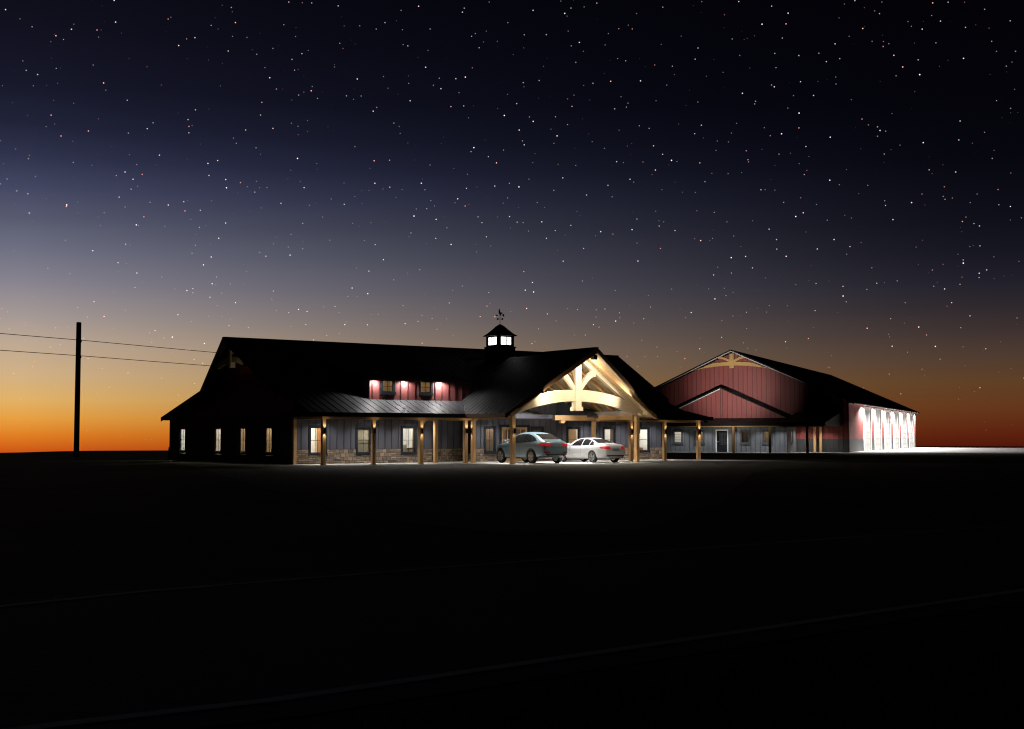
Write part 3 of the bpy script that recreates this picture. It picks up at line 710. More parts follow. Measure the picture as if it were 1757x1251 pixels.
for s in (-1,1):
    cbm = MB(); cbm.box(CX-.022,CX+.022,CY+s*hd-.045,CY+s*hd-.02,7.06,7.52); cbm.box(CX-hw+.2,CX+hw-.2,CY+s*hd-.043,CY+s*hd-.022,7.28,7.3); cbm.build('cupola_muntin', M_black, CU)
    cbm = MB(); cbm.box(CX+s*hw-.045,CX+s*hw-.02,CY-.022,CY+.022,7.06,7.52); cbm.box(CX+s*hw-.043,CX+s*hw-.022,CY-hd+.2,CY+hd-.2,7.28,7.3); cbm.build('cupola_muntin', M_black, CU)
cr = MB(); prof = [(1.26,7.60),(1.2,7.64),(.95,7.76),(.62,7.98),(.32,8.2),(.12,8.31),(.03,8.34)]
rings = []
for s, z in prof:
    a, b = hw*s*1.0, hd*s*1.0
    rings.append([(CX-a,CY-b,z),(CX+a,CY-b,z),(CX+a,CY+b,z),(CX-a,CY+b,z)])
V = [p_ for r in rings for p_ in r]; F = [(3,2,1,0)]
for i in range(len(prof)-1):
    for j in range(4): F.append((i*4+j,i*4+(j+1)%4,i*4+4+(j+1)%4,i*4+4+j))
k = len(prof)*4-4; F.append((k,k+1,k+2,k+3)); cr.add(V, F); cr.build('cupola_roof', M_roof, CU)
def weather_vane():
    m_ = MB(); z = 8.34
    m_.tube([(CX,CY,z-.05),(CX,CY,z+.62)],.014,8)
    for a in range(4):
        t = a*math.pi/2 + .2; dx, dy = math.cos(t), math.sin(t)
        m_.tube([(CX,CY,z+.32),(CX+dx*.19,CY+dy*.19,z+.32)],.011,6)
        m_.lathe([(.0,-.05),(.05,-.03),(.055,.02),(.0,.06)],8,'z',(CX+dx*.2,CY+dy*.2,z+.32))
    # arrow and a cockerel, cut from plate, turned to the wind
    ux, uy = math.cos(-.72), math.sin(-.72)
    def plate(pts): m_.prism([(CX+ux*a-uy*-.01, CY+uy*a-ux*.01, z+b) for a,b in pts], (-uy*.02,ux*.02,0))
    plate([(-.2,.54),(.18,.54),(.18,.56),(-.2,.56)]); plate([(-.2,.50),(-.12,.55),(-.2,.60),(-.27,.55)]); plate([(.13,.55),(.17,.62),(.27,.62),(.24,.55),(.27,.45),(.2,.47)])
    plate([(-.02,.56),(.05,.56),(.08,.62),(.14,.66),(.15,.74),(.10,.72),(.06,.70),(.01,.76),(-.01,.84),(.0,.9),(-.03,.955),(-.06,.9),(-.11,.87),(-.07,.85),(-.09,.76),(-.08,.66),(-.04,.62)])
    m_.build('weather_vane', M_black, CU)
weather_vane()
# gable end truss, left
gtz = lambda a: (z_front(0,a) if a < RV else z_back(0,a)) - .3
truss(MBD, RV, -.95, 5.45, 5.45, 2.0, gtz, .2, .28, y_axis=True, pend=False, arch_h=.32, rise=.3)
spot(MBD, (-1.35,4.0,4.75), (.22,.9,.55), 13, 70, 1, (1,.85,.6), .05)
gl = MB(); gl.box(-1.25,-1.15,3.93,4.03,4.48,4.56); gl.tube([(-1.2,3.98,4.5),(-.0,3.98,4.45)],.015,6); gl.build('flood_lamp', M_hous, MBD)
# flood lamp on the far end of the porch, aimed at the fire hall
FLP = (27.35,-3.1,2.45)
f2 = MB(); f2.box(27.25,27.45,-3.15,-3.0,2.40,2.52); f2.box(27.2,27.26,-3.1,-3.04,2.40,2.56); f2.build('flood_lamp', M_hous, MBD)

spot(MBD, (FLP[0],FLP[1]-.1,FLP[2]-.1), (.5,-.3,-1), 190, 145, 1, (1,.95,.88), .08)  # added downward spot for spill on the ground, not part of the hall flood
# ================================================================== FIRE HALL (far right)
BRN = empty('fire_hall', 'red and grey metal fire hall with broad gable and six floodlit white bay doors', 'fire hall', O2, A2)
BW, BR, BZR, BL = 22.3, -11.15, 10.05, 55.3
BS = (BZR-5.0)/11.15
zr = lambda u, v: BZR - BS*(u-BR)
zl = lambda u, v: BZR - BS*(BR-u)
BAY = [(9.2+7.75*i, 14.1+7.75*i, .04, 4.4) for i in range(6)]
b = MB(); g = MB()
wall_panel(b, 'y', 0, 1, .07, BL, lambda a: 4.95, 1.3, BAY); wall_panel(g, 'y', 0.01, 1, .07, BL, lambda a: 1.3, 0, BAY, th=.08)
wt = lambda u: min(zr(u,0), zl(u,0)) - .2
def front_top(u): return wt(u)
for (x0,x1) in ((-BW,BR),(BR,-.0)): wall_panel(b, 'x', 0, -1, x0, x1, front_top, 1.3, [], step=.46, bat=.04, prd=.045)
wall_panel(g, 'x', -.01, -1, -BW, 0.01, lambda a: 1.3, 0, [], th=.08, step=.46, bat=.04, prd=.045)
wall_panel(b, 'y', -BW, -1, .07, BL, lambda a: 4.85, 1.3, []); wall_panel(g, 'y', -BW-.01, -1, .07, BL, lambda a: 1.3, 0, [], th=.08)
for (x0,x1) in ((-BW,BR),(BR,0)): wall_panel(b, 'x', BL, 1, x0, x1, front_top, 0, [])
# wing gable (red) and its lower grey wall
WU0, WU1, WV = -16.9, -5.0, -4.5
WR, WZR, WS = -11.2, 6.2, .45
wgz = lambda u: WZR - WS*abs(u-WR) - .12
WWIN = [(-15.89,-15.2,.95,2.0),(-13.75,-13.05,.95,2.0),(-9.28,-8.62,.95,2.0),(-7.2,-6.5,.95,2.0)]
WD = (-11.68,-10.68,.03,2.08)
SWN = (-2.55,-1.75,.92,2.03)
wg = MB()
wall_panel(wg, 'x', WV, -1, WU0, WU1, lambda a: 3.25, 0, WWIN+[WD], step=.46, bat=.04, prd=.035)
wall_panel(wg, 'y', WU1, 1, WV+.07, -.02, lambda a: 3.25, 0, [SWN]); wall_panel(wg, 'y', WU0, -1, WV+.07, -.02, lambda a: 3.25, 0, [])
wg.build('wing_wall', M_grey, BRN, mat2=M_greyrib_shade)
for (x0,x1) in ((WU0,WR),(WR,WU1)): wall_panel(b, 'x', WV, -1, x0, x1, wgz, 3.25, [], step=.46, bat=.04, prd=.045)
b.build('wall', M_red, BRN, mat2=M_redrib_shade); g.build('wainscot', M_wains, BRN, mat2=M_charrib_shade)
r = MB()
roof_plane(r, [(BR,-.9),(.55,-.55),(.55,BL+.6),(BR,BL+.9)], zr, seam='u', step=.6)
roof_plane(r, [(-BW-.55,-.55),(BR,-.9),(BR,BL+.9),(-BW-.55,BL+.6)], zl, seam='u', step=.6)
r.build('main_roof', M_roof, BRN)
r = MB(); wr1 = lambda u, v: WZR - WS*(u-WR); wr2 = lambda u, v: WZR - WS*(WR-u)
roof_plane(r, [(WR,WV-.5),(WU1+.4,WV-.5),(WU1+.4,-.05),(WR,-.05)], wr1, seam='u', step=.5)
roof_plane(r, [(WU0-.4,WV-.5),(WR,WV-.5),(WR,-.05),(WU0-.4,-.05)], wr2, seam='u', step=.5)
r.build('wing_roof', M_roof, BRN)
t_ = MB()
for (x0,x1,zf,v0,v1) in ((BR,.55,zr,-.9,-.55),(-BW-.55,BR,zl,-.55,-.9),(WU0-.4,WR,wr2,WV-.5,WV-.5)):
    t_.prism([(x0,v0-.005,zf(x0,0)-.10),(x1,v1-.005,zf(x1,0)-.10),(x1,v1-.005,zf(x1,0)-.18),(x0,v0-.005,zf(x0,0)-.18)], (0,.05,0))
t_.build('rake_trim', M_white, BRN)
t_ = MB()
for (x0,x1,zf,v0,v1) in ((BR,.55,zr,-.9,-.55),(-BW-.55,BR,zl,-.55,-.9),(WR,WU1+.4,wr1,WV-.5,WV-.5),(WU0-.4,WR,wr2,WV-.5,WV-.5)):
    t_.prism([(x0,v0-.012,zf(x0,0)+.03),(x1,v1-.012,zf(x1,0)+.03),(x1,v1-.012,zf(x1,0)-.10),(x0,v0-.012,zf(x0,0)-.10)], (0,-.05,0))
t_.build('rake_cap', M_black, BRN)
t_ = MB(); t_.box(.03,.5,-.4,BL+.4,4.70,4.725); t_.box(.5,.55,-.5,BL+.5,4.66,4.735); t_.build('eave_soffit', M_white, BRN)
# decorative truss
btz = lambda a: min(zr(a,0), zl(a,0)) - .3
truss(BRN, BR, -.45, 8.25, 8.02, 4.2, btz, .22, .42, m1=timber('golden_timber', 'x', (.62,.39,.14), (.72,.48,.19)), pend=False, bz=.07, bf=.33, bt=.24, bclear=.22, arch_h=.36, rise=.5)
# front porch
zp = lambda u, v: 2.78 + .13*(v+8.3)
p_ = MB(); roof_plane(p_, [(WU0-.4,-8.4),(-.8,-8.4),(-.8,-.03),(WU1+.02,-.03),(WU1+.02,WV),(WU0-.4,WV)][:0] or [(WU0-.4,-8.4),(-.8,-8.4),(-.8,WV-.03),(WU0-.4,WV-.03)], zp)
roof_plane(p_, [(WU1+.05,WV-.03),(-.8,WV-.03),(-.8,-.03),(WU1+.05,-.03)], zp)
p_.build('porch_roof', M_roof, BRN); p_ = MB(); p_.box(WU0-.4,-.8,-8.5,-8.405,2.5,2.8); p_.prism([(-.795,-8.5,2.5),(-.795,-.03,2.5),(-.795,-.03,zp(0,-.03)+.02),(-.795,-8.5,2.8)], (.09,0,0)); p_.build('fascia', M_black, BRN)
p_ = MB(); p_.box(WU0-.3,-.85,-8.4,WV-.04,2.62,2.64); p_.box(WU1+.06,-.85,WV-.04,-.04,2.62,2.64); p_.build('porch_soffit', M_white, BRN)
for u in (-15.9,-12.55,-9.2,-5.82,-2.44):
    m_ = MB(); m_.cham(u-.11,u+.11,-8.11,-7.89,.02,2.4,.012); m_.build('post', M_tz, BRN)
for u in (-3.2,-2.64):
    m_ = MB(); m_.cham(u-.11,u+.11,-.36,-.14,.02,2.5,.012); m_.build('post', M_tz, BRN)
m_ = MB(); m_.box(WU0,-.9,-8.1,-7.9,2.4,2.6); m_.build('beam', M_tx, BRN)
M_bw = None
M_bfr = vary('grey_window_trim', (.05,.053,.06), (.065,.068,.075), .5, (1,1,1), 3, 0)
for i, (a0,a1,z0,z1) in enumerate(WWIN):
    rm = [dict(m=M_cream,w=24,c=(1,.93,.82)), dict(m=M_tan,w=16,c=(1,.9,.75)), dict(m=M_dkroom,w=7,c=(1,.85,.65)), dict(m=M_tan,w=14,c=(1,.9,.75))][i]
    rm['d'] = 2.0
    window(BRN,'x',WV,-1,a0,a1,z0,z1, cols=1 if i == 0 else 2, rows=4 if i < 2 else 2, trim=.15, tm=M_bfr, fr=M_bfr, room=rm)
window(BRN,'y',WU1,1,SWN[0],SWN[1],SWN[2],SWN[3],cols=1,rows=2,trim=.12,tm=M_bfr, fr=M_bfr, room=dict(m=M_cream,w=40,c=cool,d=1.5))
d = MB(); d.box(WD[0]-.11,WD[0]-.002,WV-.06,WV+.02,.03,WD[3]); d.box(WD[1]+.002,WD[1]+.11,WV-.06,WV+.02,.03,WD[3]); d.box(WD[0]-.11,WD[1]+.11,WV-.062,WV+.02,WD[3]+.002,WD[3]+.11)
DD = d.build('entry_door', M_white, BRN)
d = MB(); a0,a1 = WD[0]+.01,WD[1]-.01
d.box(a0,a0+.13,WV+.03,WV+.07,.03,2.06); d.box(a1-.13,a1,WV+.03,WV+.07,.03,2.06); d.box(a0+.13,a1-.13,WV+.03,WV+.07,1.9,2.06); d.box(a0+.13,a1-.13,WV+.03,WV+.07,.03,.72)
for k_ in (1,2): x = a0+.13+(a1-a0-.26)*k_/3; d.box(x-.008,x+.008,WV+.04,WV+.06,.72,1.9)
for z in (1.1,1.5): d.box(a0+.13,a1-.13,WV+.041,WV+.059,z-.008,z+.008)
d.build('door_leaf', M_black, DD)
d = MB(); d.box(a0+.13,a1-.13,WV+.047,WV+.053,.72,1.9); d.build('pane', M_pane, DD)
d = MB(); d.box(a0+.13,a1-.13,WV+.25,WV+.27,.03,2.06); d.build('door_blind', M_grey, DD)
d = MB(); d.tube([(a0+.06,WV-.02,1.02),(a0+.2,WV-.02,1.02)],.014,8); d.tube([(a0+.06,WV-.02,1.02),(a0+.06,WV+.03,1.02)],.012,8); d.build('handle', M_white, DD)
# bay doors
for (a0,a1,z0,z1) in BAY:
    m_ = MB(); f = .16
    m_.box(-.02,.09,a0-.16,a0-.002,.02,z1); m_.box(-.02,.09,a1+.002,a1+.16,.02,z1); m_.box(-.02,.092,a0-.16,a1+.16,z1+.002,z1+.18)
    D_ = m_.build('bay_door', M_white, BRN)
    m_ = MB(); n = 7; hgt = (z1-z0)/n
    for k_ in range(n):
        za, zb = z0+k_*hgt+.006, z0+(k_+1)*hgt-.006
        m_.box(-.06,-.02,a0+.01,a1-.01,za,zb)
        for j in range(4):
            y0 = a0+.15+(a1-a0-.3)*j/4; y1 = y0+(a1-a0-.3)/4-.12
            m_.box(-.02,-.016,y0,y1,za+.08,zb-.08)
    m_.build('door_panel', M_white, D_)
    m_ = MB(); m_.box(-.055,-.025,a0+.01,a1-.01,z0-.035,z0); m_.build('door_seal', M_black, D_)
for i in range(7):
    v = 8.1+7.75*i
    m_ = MB(); m_.lathe([(.11,0),(.11,-.03)],14,'z',(.42,v,4.70)); m_.build('downlight', M_lens2, BRN)
    spot(BRN, (.42,v,4.62), (.16,0,-1), 4000, 162, .4, (1,.975,.95), .06)
for u in (-15.2,-12.6,-9.9,-7.4,-5.6): downlight(BRN, (u,-5.6,2.615), 200, 130, .8, (.95,.97,1), M_lens2)
downlight(BRN, (-4.2,-1.0,2.615), 170, 130, .8, (1,.95,.86), M_lens2); downlight(BRN, (-2.0,-1.2,2.615), 170, 130, .8, (1,.95,.86), M_lens2)
spot(BRN, (WU1+.9,-1.6,2.55), (0,0,-1), 120, 120, .8, (1,.98,.95), .05)
# flood from the office porch end towards the hall gable
Lf = w1(*FLP); tgt = w2(-11.0, -1.0, 6.4)
for pw, an in ((50000,13),(20000,19)): spot(None, tuple(Lf + (tgt-Lf).normalized()*.25), tgt-Lf, pw, an, 1.0, (1,.93,.86), .12)

# ================================================================== GROUND
def poly_sheet(name, pts, z, m_, kind='structure'):
    b_ = MB(); n = len(pts); b_.add([(x,y,z) for x,y in pts], [tuple(range(n))])
    o = b_.build(name, m_); o['kind'] = kind; return o
def px(x, y):   # only used to read positions of ground outlines off the survey picture
    f, p = 2200., R(3.226); a = (x-878.5)/f; b_ = (625.5-y)/f
    d_ = Vector((a, math.cos(p)-b_*math.sin(p), math.sin(p)+b_*math.cos(p))); t = -1.5/d_.z
    return (d_.x*t, d_.y*t)
M_grass = mat('lawn_grass', (.03,.05,.012), .95, spec=.1)
v = coords(M_grass); f1 = noise(M_grass, v, .25, 3); f2_ = noise(M_grass, v, 9, 5, .7)
ad = nd(M_grass, 'ShaderNodeMath', operation='ADD'); lk(M_grass, f1, ad.inputs[0]); lk(M_grass, f2_, ad.inputs[1])
lk(M_grass, ramp(M_grass, ad.outputs[0], [(.7,(.016,.026,.007)),(.95,(.035,.055,.014)),(1.25,(.06,.075,.025))]), M_grass.node_tree.nodes['Principled BSDF'].inputs['Base Color'])
bump(M_grass, f2_, .35, .02)
M_conc = vary('concrete', (.34,.335,.32), (.42,.41,.395), .85, (1,1,1), .9, .15, .01)
M_slab = vary('pale_slab_concrete', (.50,.49,.47), (.58,.57,.55), .8, (1,1,1), 1.3, .1, .01)
M_asph = vary('asphalt', (.026,.026,.029), (.04,.04,.043), .9, (1,1,1), 6, .5, .01)
M_line = vary('worn_road_paint', (.62,.66,.8), (.74,.78,.9), .8, (1,1,1), 5, 0)
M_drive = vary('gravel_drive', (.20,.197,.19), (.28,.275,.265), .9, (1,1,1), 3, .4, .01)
# land: level to a low crest, falling away beyond it
g = MB(); rings = [0.0,3,6,10,16,25,40,60,85,110]
def crest(th):
    pts = [(-180,190),(-35,120),(-21.8,129),(-20.6,134),(-18.8,146),(-15,147),(10,205),(17.5,216),(30,216),(180,190)]
    for i in range(len(pts)-1):
        if pts[i][0] <= th <= pts[i+1][0]:
            t = (th-pts[i][0])/(pts[i+1][0]-pts[i][0]); return pts[i][1]+(pts[i+1][1]-pts[i][1])*t
    return 190
NA = 240; V = [(0,0,0)]; F = []
def prof(th):
    c_ = crest(th); return [(r_, 0) for r_ in rings[1:]] + [(c_,0),(c_+30,-1.2),(c_+120,-7),(900,-60),(3000,-220)]
K_ = len(prof(0))
for i in range(NA):
    th = -180 + 360*i/NA
    for r_, z in prof(th): V.append((r_*math.sin(R(th)), r_*math.cos(R(th)), z))
for i in range(NA):
    j = (i+1) % NA; a = 1+i*K_; c_ = 1+j*K_
    F.append((0, c_, a))
    for k_ in range(K_-1): F.append((a+k_, c_+k_, c_+k_+1, a+k_+1))
g.add(V, F); gr = g.build('ground', M_grass); gr['kind'] = 'structure'
# drive
def loc1(l): return [tuple(w1(u,v))[:2] for u,v in l]
dpts = [px(250,790.5), px(330,800), px(430,830), px(640,890), px(860,915), px(1090,915), px(1230,865), px(1290,812), px(1330,805), px(1500,802.3), px(1757,800.5), px(2000,799.5), px(2000,796.0), px(1757,796.2), px(1500,795), px(1330,790.2)] + loc1([(28.3,-1.5),(28.0,1.0)]) + loc1([(26.4,.3),(0,.3),(-1.2,1.0)])
def paint_light_falloff():  # drive colour sinks to lawn tone outward; light falloff painted into it
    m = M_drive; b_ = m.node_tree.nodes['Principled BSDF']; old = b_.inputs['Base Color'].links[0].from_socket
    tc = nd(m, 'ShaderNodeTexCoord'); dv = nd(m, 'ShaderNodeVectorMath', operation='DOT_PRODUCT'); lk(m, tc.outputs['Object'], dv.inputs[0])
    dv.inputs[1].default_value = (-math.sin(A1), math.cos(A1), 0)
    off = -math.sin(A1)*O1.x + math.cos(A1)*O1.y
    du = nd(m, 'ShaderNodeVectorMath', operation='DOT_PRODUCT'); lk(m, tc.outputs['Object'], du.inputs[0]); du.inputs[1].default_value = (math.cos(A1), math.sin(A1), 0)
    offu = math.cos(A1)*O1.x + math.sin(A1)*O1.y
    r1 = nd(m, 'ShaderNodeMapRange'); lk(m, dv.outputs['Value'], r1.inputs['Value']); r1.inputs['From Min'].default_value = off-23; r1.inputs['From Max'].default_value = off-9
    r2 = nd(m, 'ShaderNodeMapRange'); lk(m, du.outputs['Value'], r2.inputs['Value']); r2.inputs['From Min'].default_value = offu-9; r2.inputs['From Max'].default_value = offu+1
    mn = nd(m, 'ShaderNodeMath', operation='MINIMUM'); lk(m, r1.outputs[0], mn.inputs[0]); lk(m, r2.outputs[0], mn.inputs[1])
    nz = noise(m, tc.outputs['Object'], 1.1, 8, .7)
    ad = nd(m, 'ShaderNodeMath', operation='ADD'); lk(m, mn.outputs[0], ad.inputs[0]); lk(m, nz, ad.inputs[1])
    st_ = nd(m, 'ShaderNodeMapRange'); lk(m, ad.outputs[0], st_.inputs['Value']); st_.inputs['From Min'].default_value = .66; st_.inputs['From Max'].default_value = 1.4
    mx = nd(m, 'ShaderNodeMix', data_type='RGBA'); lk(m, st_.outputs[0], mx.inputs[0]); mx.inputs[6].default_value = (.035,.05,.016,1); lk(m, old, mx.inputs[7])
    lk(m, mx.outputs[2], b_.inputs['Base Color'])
paint_light_falloff()
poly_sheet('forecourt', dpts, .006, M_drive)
sl = MB(); sl.prism([(*p_,.0) for p_ in loc1([(-.35,-3.15),(9.2,-3.15),(9.2,-7.7),(19.2,-7.7),(19.2,-3.15),(27.3,-3.15),(27.3,.06),(11.7,.06),(11.7,1.3),(8.6,1.3),(8.6,.06),(-.35,.06)])], (0,0,.03))
structure(sl.build('porch_slab', M_slab))
ap = MB(); ap.prism([(*tuple(w2(u,v))[:2],.0) for u,v in ((.0,-.4),(28,-7.5),(70,-2),(90,30),(75,62),(0,58))], (0,0,.035)); structure(ap.build('bay_apron', M_slab))
fw = MB(); fw.prism([(*tuple(w2(u,v))[:2],.0) for u,v in ((WU0-.5,-5.9),(-.1,-5.9),(-.1,-.0),(WU0-.5,-.0))], (0,0,.03)); structure(fw.build('walkway', M_conc))
# road in front
VF = [(-75,-60.5),(-40,-54.2),(-30,-51.75),(-27.27,-51.18),(-26.25,-50.84),(-22.28,-50.54),(-10.39,-50.16),(20,-49.6),(115,-48)]
VN = [(-75,-62),(-40,-57.4),(-30,-56.25),(-28.21,-56.18),(-26.9,-56.26),(-26.08,-56.19),(-18.81,-55.64),(-8,-55.0),(20,-54.3),(115,-52.5)]
def lin(tab, x):
    for (a,b_),(c_,d_) in zip(tab, tab[1:]):
        if a <= x <= c_: return b_+(d_-b_)*(x-a)/(c_-a)
    return tab[-1][1]
def band(name, f0, f1, z, m_):
    b_ = MB(); n = 160; V = []; F = []
    for i in range(n+1):
        u = -74 + 188*i/n
        V += [tuple(w1(u,f0(u),z)), tuple(w1(u,f1(u),z))]
    for i in range(n): F.append((2*i,2*i+2,2*i+3,2*i+1))
    b_.add(V, F); o_ = b_.build(name, m_); o_['kind'] = 'structure'; return o_
band('road', lambda u: lin(VN,u)-.45, lambda u: lin(VF,u)+.4, .006, M_asph)
band('road_edge_line', lambda u: lin(VF,u)-.06, lambda u: lin(VF,u)+.06, .011, M_line); band('road_edge_line', lambda u: lin(VN,u)-.06, lambda u: lin(VN,u)+.06, .011, M_line)
# grass blades near the road verge
def grass():
    m_ = vary('grass_blade', (.035,.055,.014), (.07,.085,.03), .8, (1,1,1), 3, 0); b_ = MB()
    for i in range(9000):
        u = random.uniform(-36,-10); v_ = -56.95 - abs(random.gauss(0,1))*1.7
        p_ = w1(u, v_)
        if p_.length < 2.5 or p_.y < 3: continue
        h = random.uniform(.04,.11); a = random.uniform(0,6.28); w_ = .006; l_ = random.uniform(-.04,.04)
        dx, dy = math.cos(a)*w_, math.sin(a)*w_
        b_.add([(p_.x-dx,p_.y-dy,0),(p_.x+dx,p_.y+dy,0),(p_.x+l_,p_.y+l_*.5,h)], [(0,1,2)])
    o_ = b_.build('grass', m_); o_['kind'] = 'stuff'
grass()

# ================================================================== UTILITY POLE AND WIRES
PX, PY = -33.03, 97.45
up = empty('utility_pole', 'tall dark timber utility pole on the left against the orange sunset', 'utility pole', (PX,PY,0), 0)
m_ = MB(); m_.lathe([(.215,-.1),(.205,0),(.185,10.15),(.17,10.22),(.0,10.24)],18,'z'); m_.build('shaft', vary('weathered_pole', (.03,.02,.014), (.05,.035,.024), .9, (8,8,.3), 3, .4, .01), up, smooth=True)
wd = Vector((10.4,20,0)).normalized(); nrm = Vector((wd.y,-wd.x,0))
for z in (8.82,7.63):
    m_ = MB(); c0 = nrm*.17; m_.tube([tuple(c0+Vector((0,0,z-.14))), tuple(nrm*.30+Vector((0,0,z-.14)))],.02,8)
    m_.lathe([(.03,-.13),(.05,-.08),(.035,-.05),(.05,-.02),(.02,0)],10,'z',tuple(nrm*.28+Vector((0,0,z)))); m_.build('insulator', M_black, up)
for z, lb in ((8.84,'upper thin black power line running from the pole behind the gable'),(7.65,'lower thin black power line running from the pole behind the gable')):
    base = Vector((PX,PY,z)) + nrm*.28; pts = []
    for i in range(61):
        s = -60 + 150*i/60; t = s/60
        pts.append(tuple(base + wd*s + Vector((0,0,-.25*(abs(t)-min(1,abs(t))**2) if abs(t) < 1 else 0))))
    m_ = MB(); m_.tube(pts,.026,6); tag(m_.build('power_line', M_black), lb, 'power line', 'power lines on the pole')

# ================================================================== CARS
def interp(tab, x):
    if x <= tab[0][0]: return tab[0][1]
    for (a,b_),(c_,d_) in zip(tab, tab[1:]):
        if a <= x <= c_:
            t = (x-a)/(c_-a); return b_+(d_-b_)*t
    return tab[-1][1]
def make_car(name, label, paint, S, loc, rz):
    root = empty(name, label, 'car', loc, rz)
    xs = S['xs']; rows = []
    for x in xs:
        top = interp(S['top'],x); belt = interp(S['belt'],x); wm = interp(S['wmax'],x); wr_ = interp(S['wroof'],x); und = interp(S['under'],x)
        belt = min(belt, top-.03); sill = und+.12
        zm = sill + (belt-sill)*.55
        h = top-belt
        prof_ = [(0,und),(wm*.55,und),(wm*.90,und+.01),(wm*.965,sill),(wm,zm),(wm*.985,zm+(belt-zm)*.6),(wm*.95,belt),
                 (wr_+(wm*.95-wr_)*.45,belt+h*.55),(wr_,belt+h*.88),(wr_*.7,top-h*.03),(0,top)]
        rows.append([(x,y,z) for y,z in prof_] + [(x,-y,z) for y,z in reversed(prof_[1:-1])])
    bm = bmesh.new(); vr = [[bm.verts.new(p_) for p_ in r_] for r_ in rows]; n = len(rows[0])
    for i in range(len(rows)-1):
        for j in range(n): bm.faces.new((vr[i][j],vr[i][(j+1)%n],vr[i+1][(j+1)%n],vr[i+1][j]))
    bm.faces.new(vr[0]); bm.faces.new(list(reversed(vr[-1])))
    bmesh.ops.recalc_face_normals(bm, faces=bm.faces)
    me = bpy.data.meshes.new('body'); bm.to_mesh(me); bm.free()
    tmp = bpy.data.objects.new('body', me); COL.objects.link(tmp)
    sb = tmp.modifiers.new('s','SUBSURF'); sb.levels = 2; sb.render_levels = 2
    dg = bpy.context.evaluated_depsgraph_get(); full = bpy.data.meshes.new_from_object(tmp.evaluated_get(dg))
    bvh = BVHTree.FromPolygons([v_.co.copy() for v_ in full.vertices], [tuple(p_.vertices) for p_ in full.polygons])
    # wheel arches
    cut = MB()
    for ax in (0, S['wb']):
        for s in (-1,1):
            cut.lathe([(S['arch'],s*.52),(S['arch'],s*1.3)],32,'y',(ax,0,S['r']+.015))
    co_ = cut.build('cutter', paint)
    bo = tmp.modifiers.new('b','BOOLEAN'); bo.operation = 'DIFFERENCE'; bo.object = co_; bo.solver = 'EXACT'
    dg = bpy.context.evaluated_depsgraph_get(); dg.update(); me2 = bpy.data.meshes.new_from_object(tmp.evaluated_get(dg))
    bpy.data.objects.remove(co_); bpy.data.objects.remove(tmp)
    me2.materials.clear(); me2.materials.append(paint)
    me2.polygons.foreach_set('use_smooth', [True]*len(me2.polygons)); me2.set_sharp_from_angle(angle=R(35))
    body = bpy.data.objects.new('body', me2); COL.objects.link(body); body.parent = root
    def skin(nm, poly, axis, m_, par, off=.006, ng=14):
        """a shape lying on the body: polygon in (x,z) seen from the side ('l','r') or (y,z) from behind ('b') / ahead ('f')"""
        b2 = bmesh.new(); b2.faces.new([b2.verts.new((a,c_,0)) for a,c_ in poly])
        for k_ in range(2):
            lo_ = min(p_[k_] for p_ in poly); hi_ = max(p_[k_] for p_ in poly)
            for i in range(1,ng):
                pos_ = [0,0,0]; pos_[k_] = lo_+(hi_-lo_)*i/ng; nn = [0,0,0]; nn[k_] = 1
                bmesh.ops.bisect_plane(b2, geom=b2.verts[:]+b2.edges[:]+b2.faces[:], plane_co=pos_, plane_no=nn)
        for v_ in b2.verts:
            a, c_ = v_.co.x, v_.co.y
            o_, d_ = {'l':(Vector((a,3,c_)),Vector((0,-1,0))),'r':(Vector((a,-3,c_)),Vector((0,1,0))),'b':(Vector((-4,a,c_)),Vector((1,0,0))),'f':(Vector((7,a,c_)),Vector((-1,0,0)))}[axis]
            hit = bvh.ray_cast(o_, d_)
            if hit[0] is not None: v_.co = hit[0] + (hit[1] if hit[1].dot(d_) < 0 else -hit[1])*off
            else: v_.co = o_ + d_*3.2
        bmesh.ops.recalc_face_normals(b2, faces=b2.faces)
        mm = bpy.data.meshes.new(nm); b2.to_mesh(mm); b2.free(); mm.materials.append(m_)
        mm.polygons.foreach_set('use_smooth', [True]*len(mm.polygons))
        o_ = bpy.data.objects.new(nm, mm); COL.objects.link(o_); o_.parent = par; return o_
    for poly in S['side_glass']:
        for a in 'lr': skin('side_window', poly, a, M_tint, body)
    skin('rear_window', S['rear_glass'], 'b', M_tint, body); skin('windscreen', S['front_glass'], 'f', M_tint, body)
    for s in (-1,1):
        skin('tail_light', [(s*y,z) for y,z in S['tail']], 'b', M_tail, body, .012)
        skin('tail_light', S['tail_side'], 'l' if s > 0 else 'r', M_tail, body, .01, 8)
        skin('headlight', [(s*y,z) for y,z in S['head']], 'f', M_chrome, body, .01, 8)
        if 'refl' in S: skin('reflector', [(s*y,z) for y,z in S['refl']], 'b', M_refl, body, .01, 6)
        mr = MB(); x, y, z = S['mirror']
        mr.box(x-.06,x+.07,min(s*(y+.05),s*(y+.24)),max(s*(y+.05),s*(y+.24)),z,z+.15); mr.box(x-.03,x+.03,min(s*(y-.06),s*(y+.06)),max(s*(y-.06),s*(y+.06)),z+.01,z+.06)
        mr.build('mirror', paint, body, smooth=True, bevel=.03)
        ex = MB(); x = S['xs'][0]
        ex.lathe([(.045,x-.03),(.045,x+.1),(.036,x+.1),(.036,x-.03)],14,'x',(0,s*S['exy'],S['exz']),closed=True); ex.build('exhaust', M_chrome, body, smooth=True)
    skin('number_plate', S['plate'], 'b', M_platem, body, .012, 4)
    skin('bumper_trim', S['bump'], 'b', M_dark, body, .008)
    for poly in S['seams']:
        for a in 'lr': skin('door_gap', poly, a, M_dark, body, .003, 6)
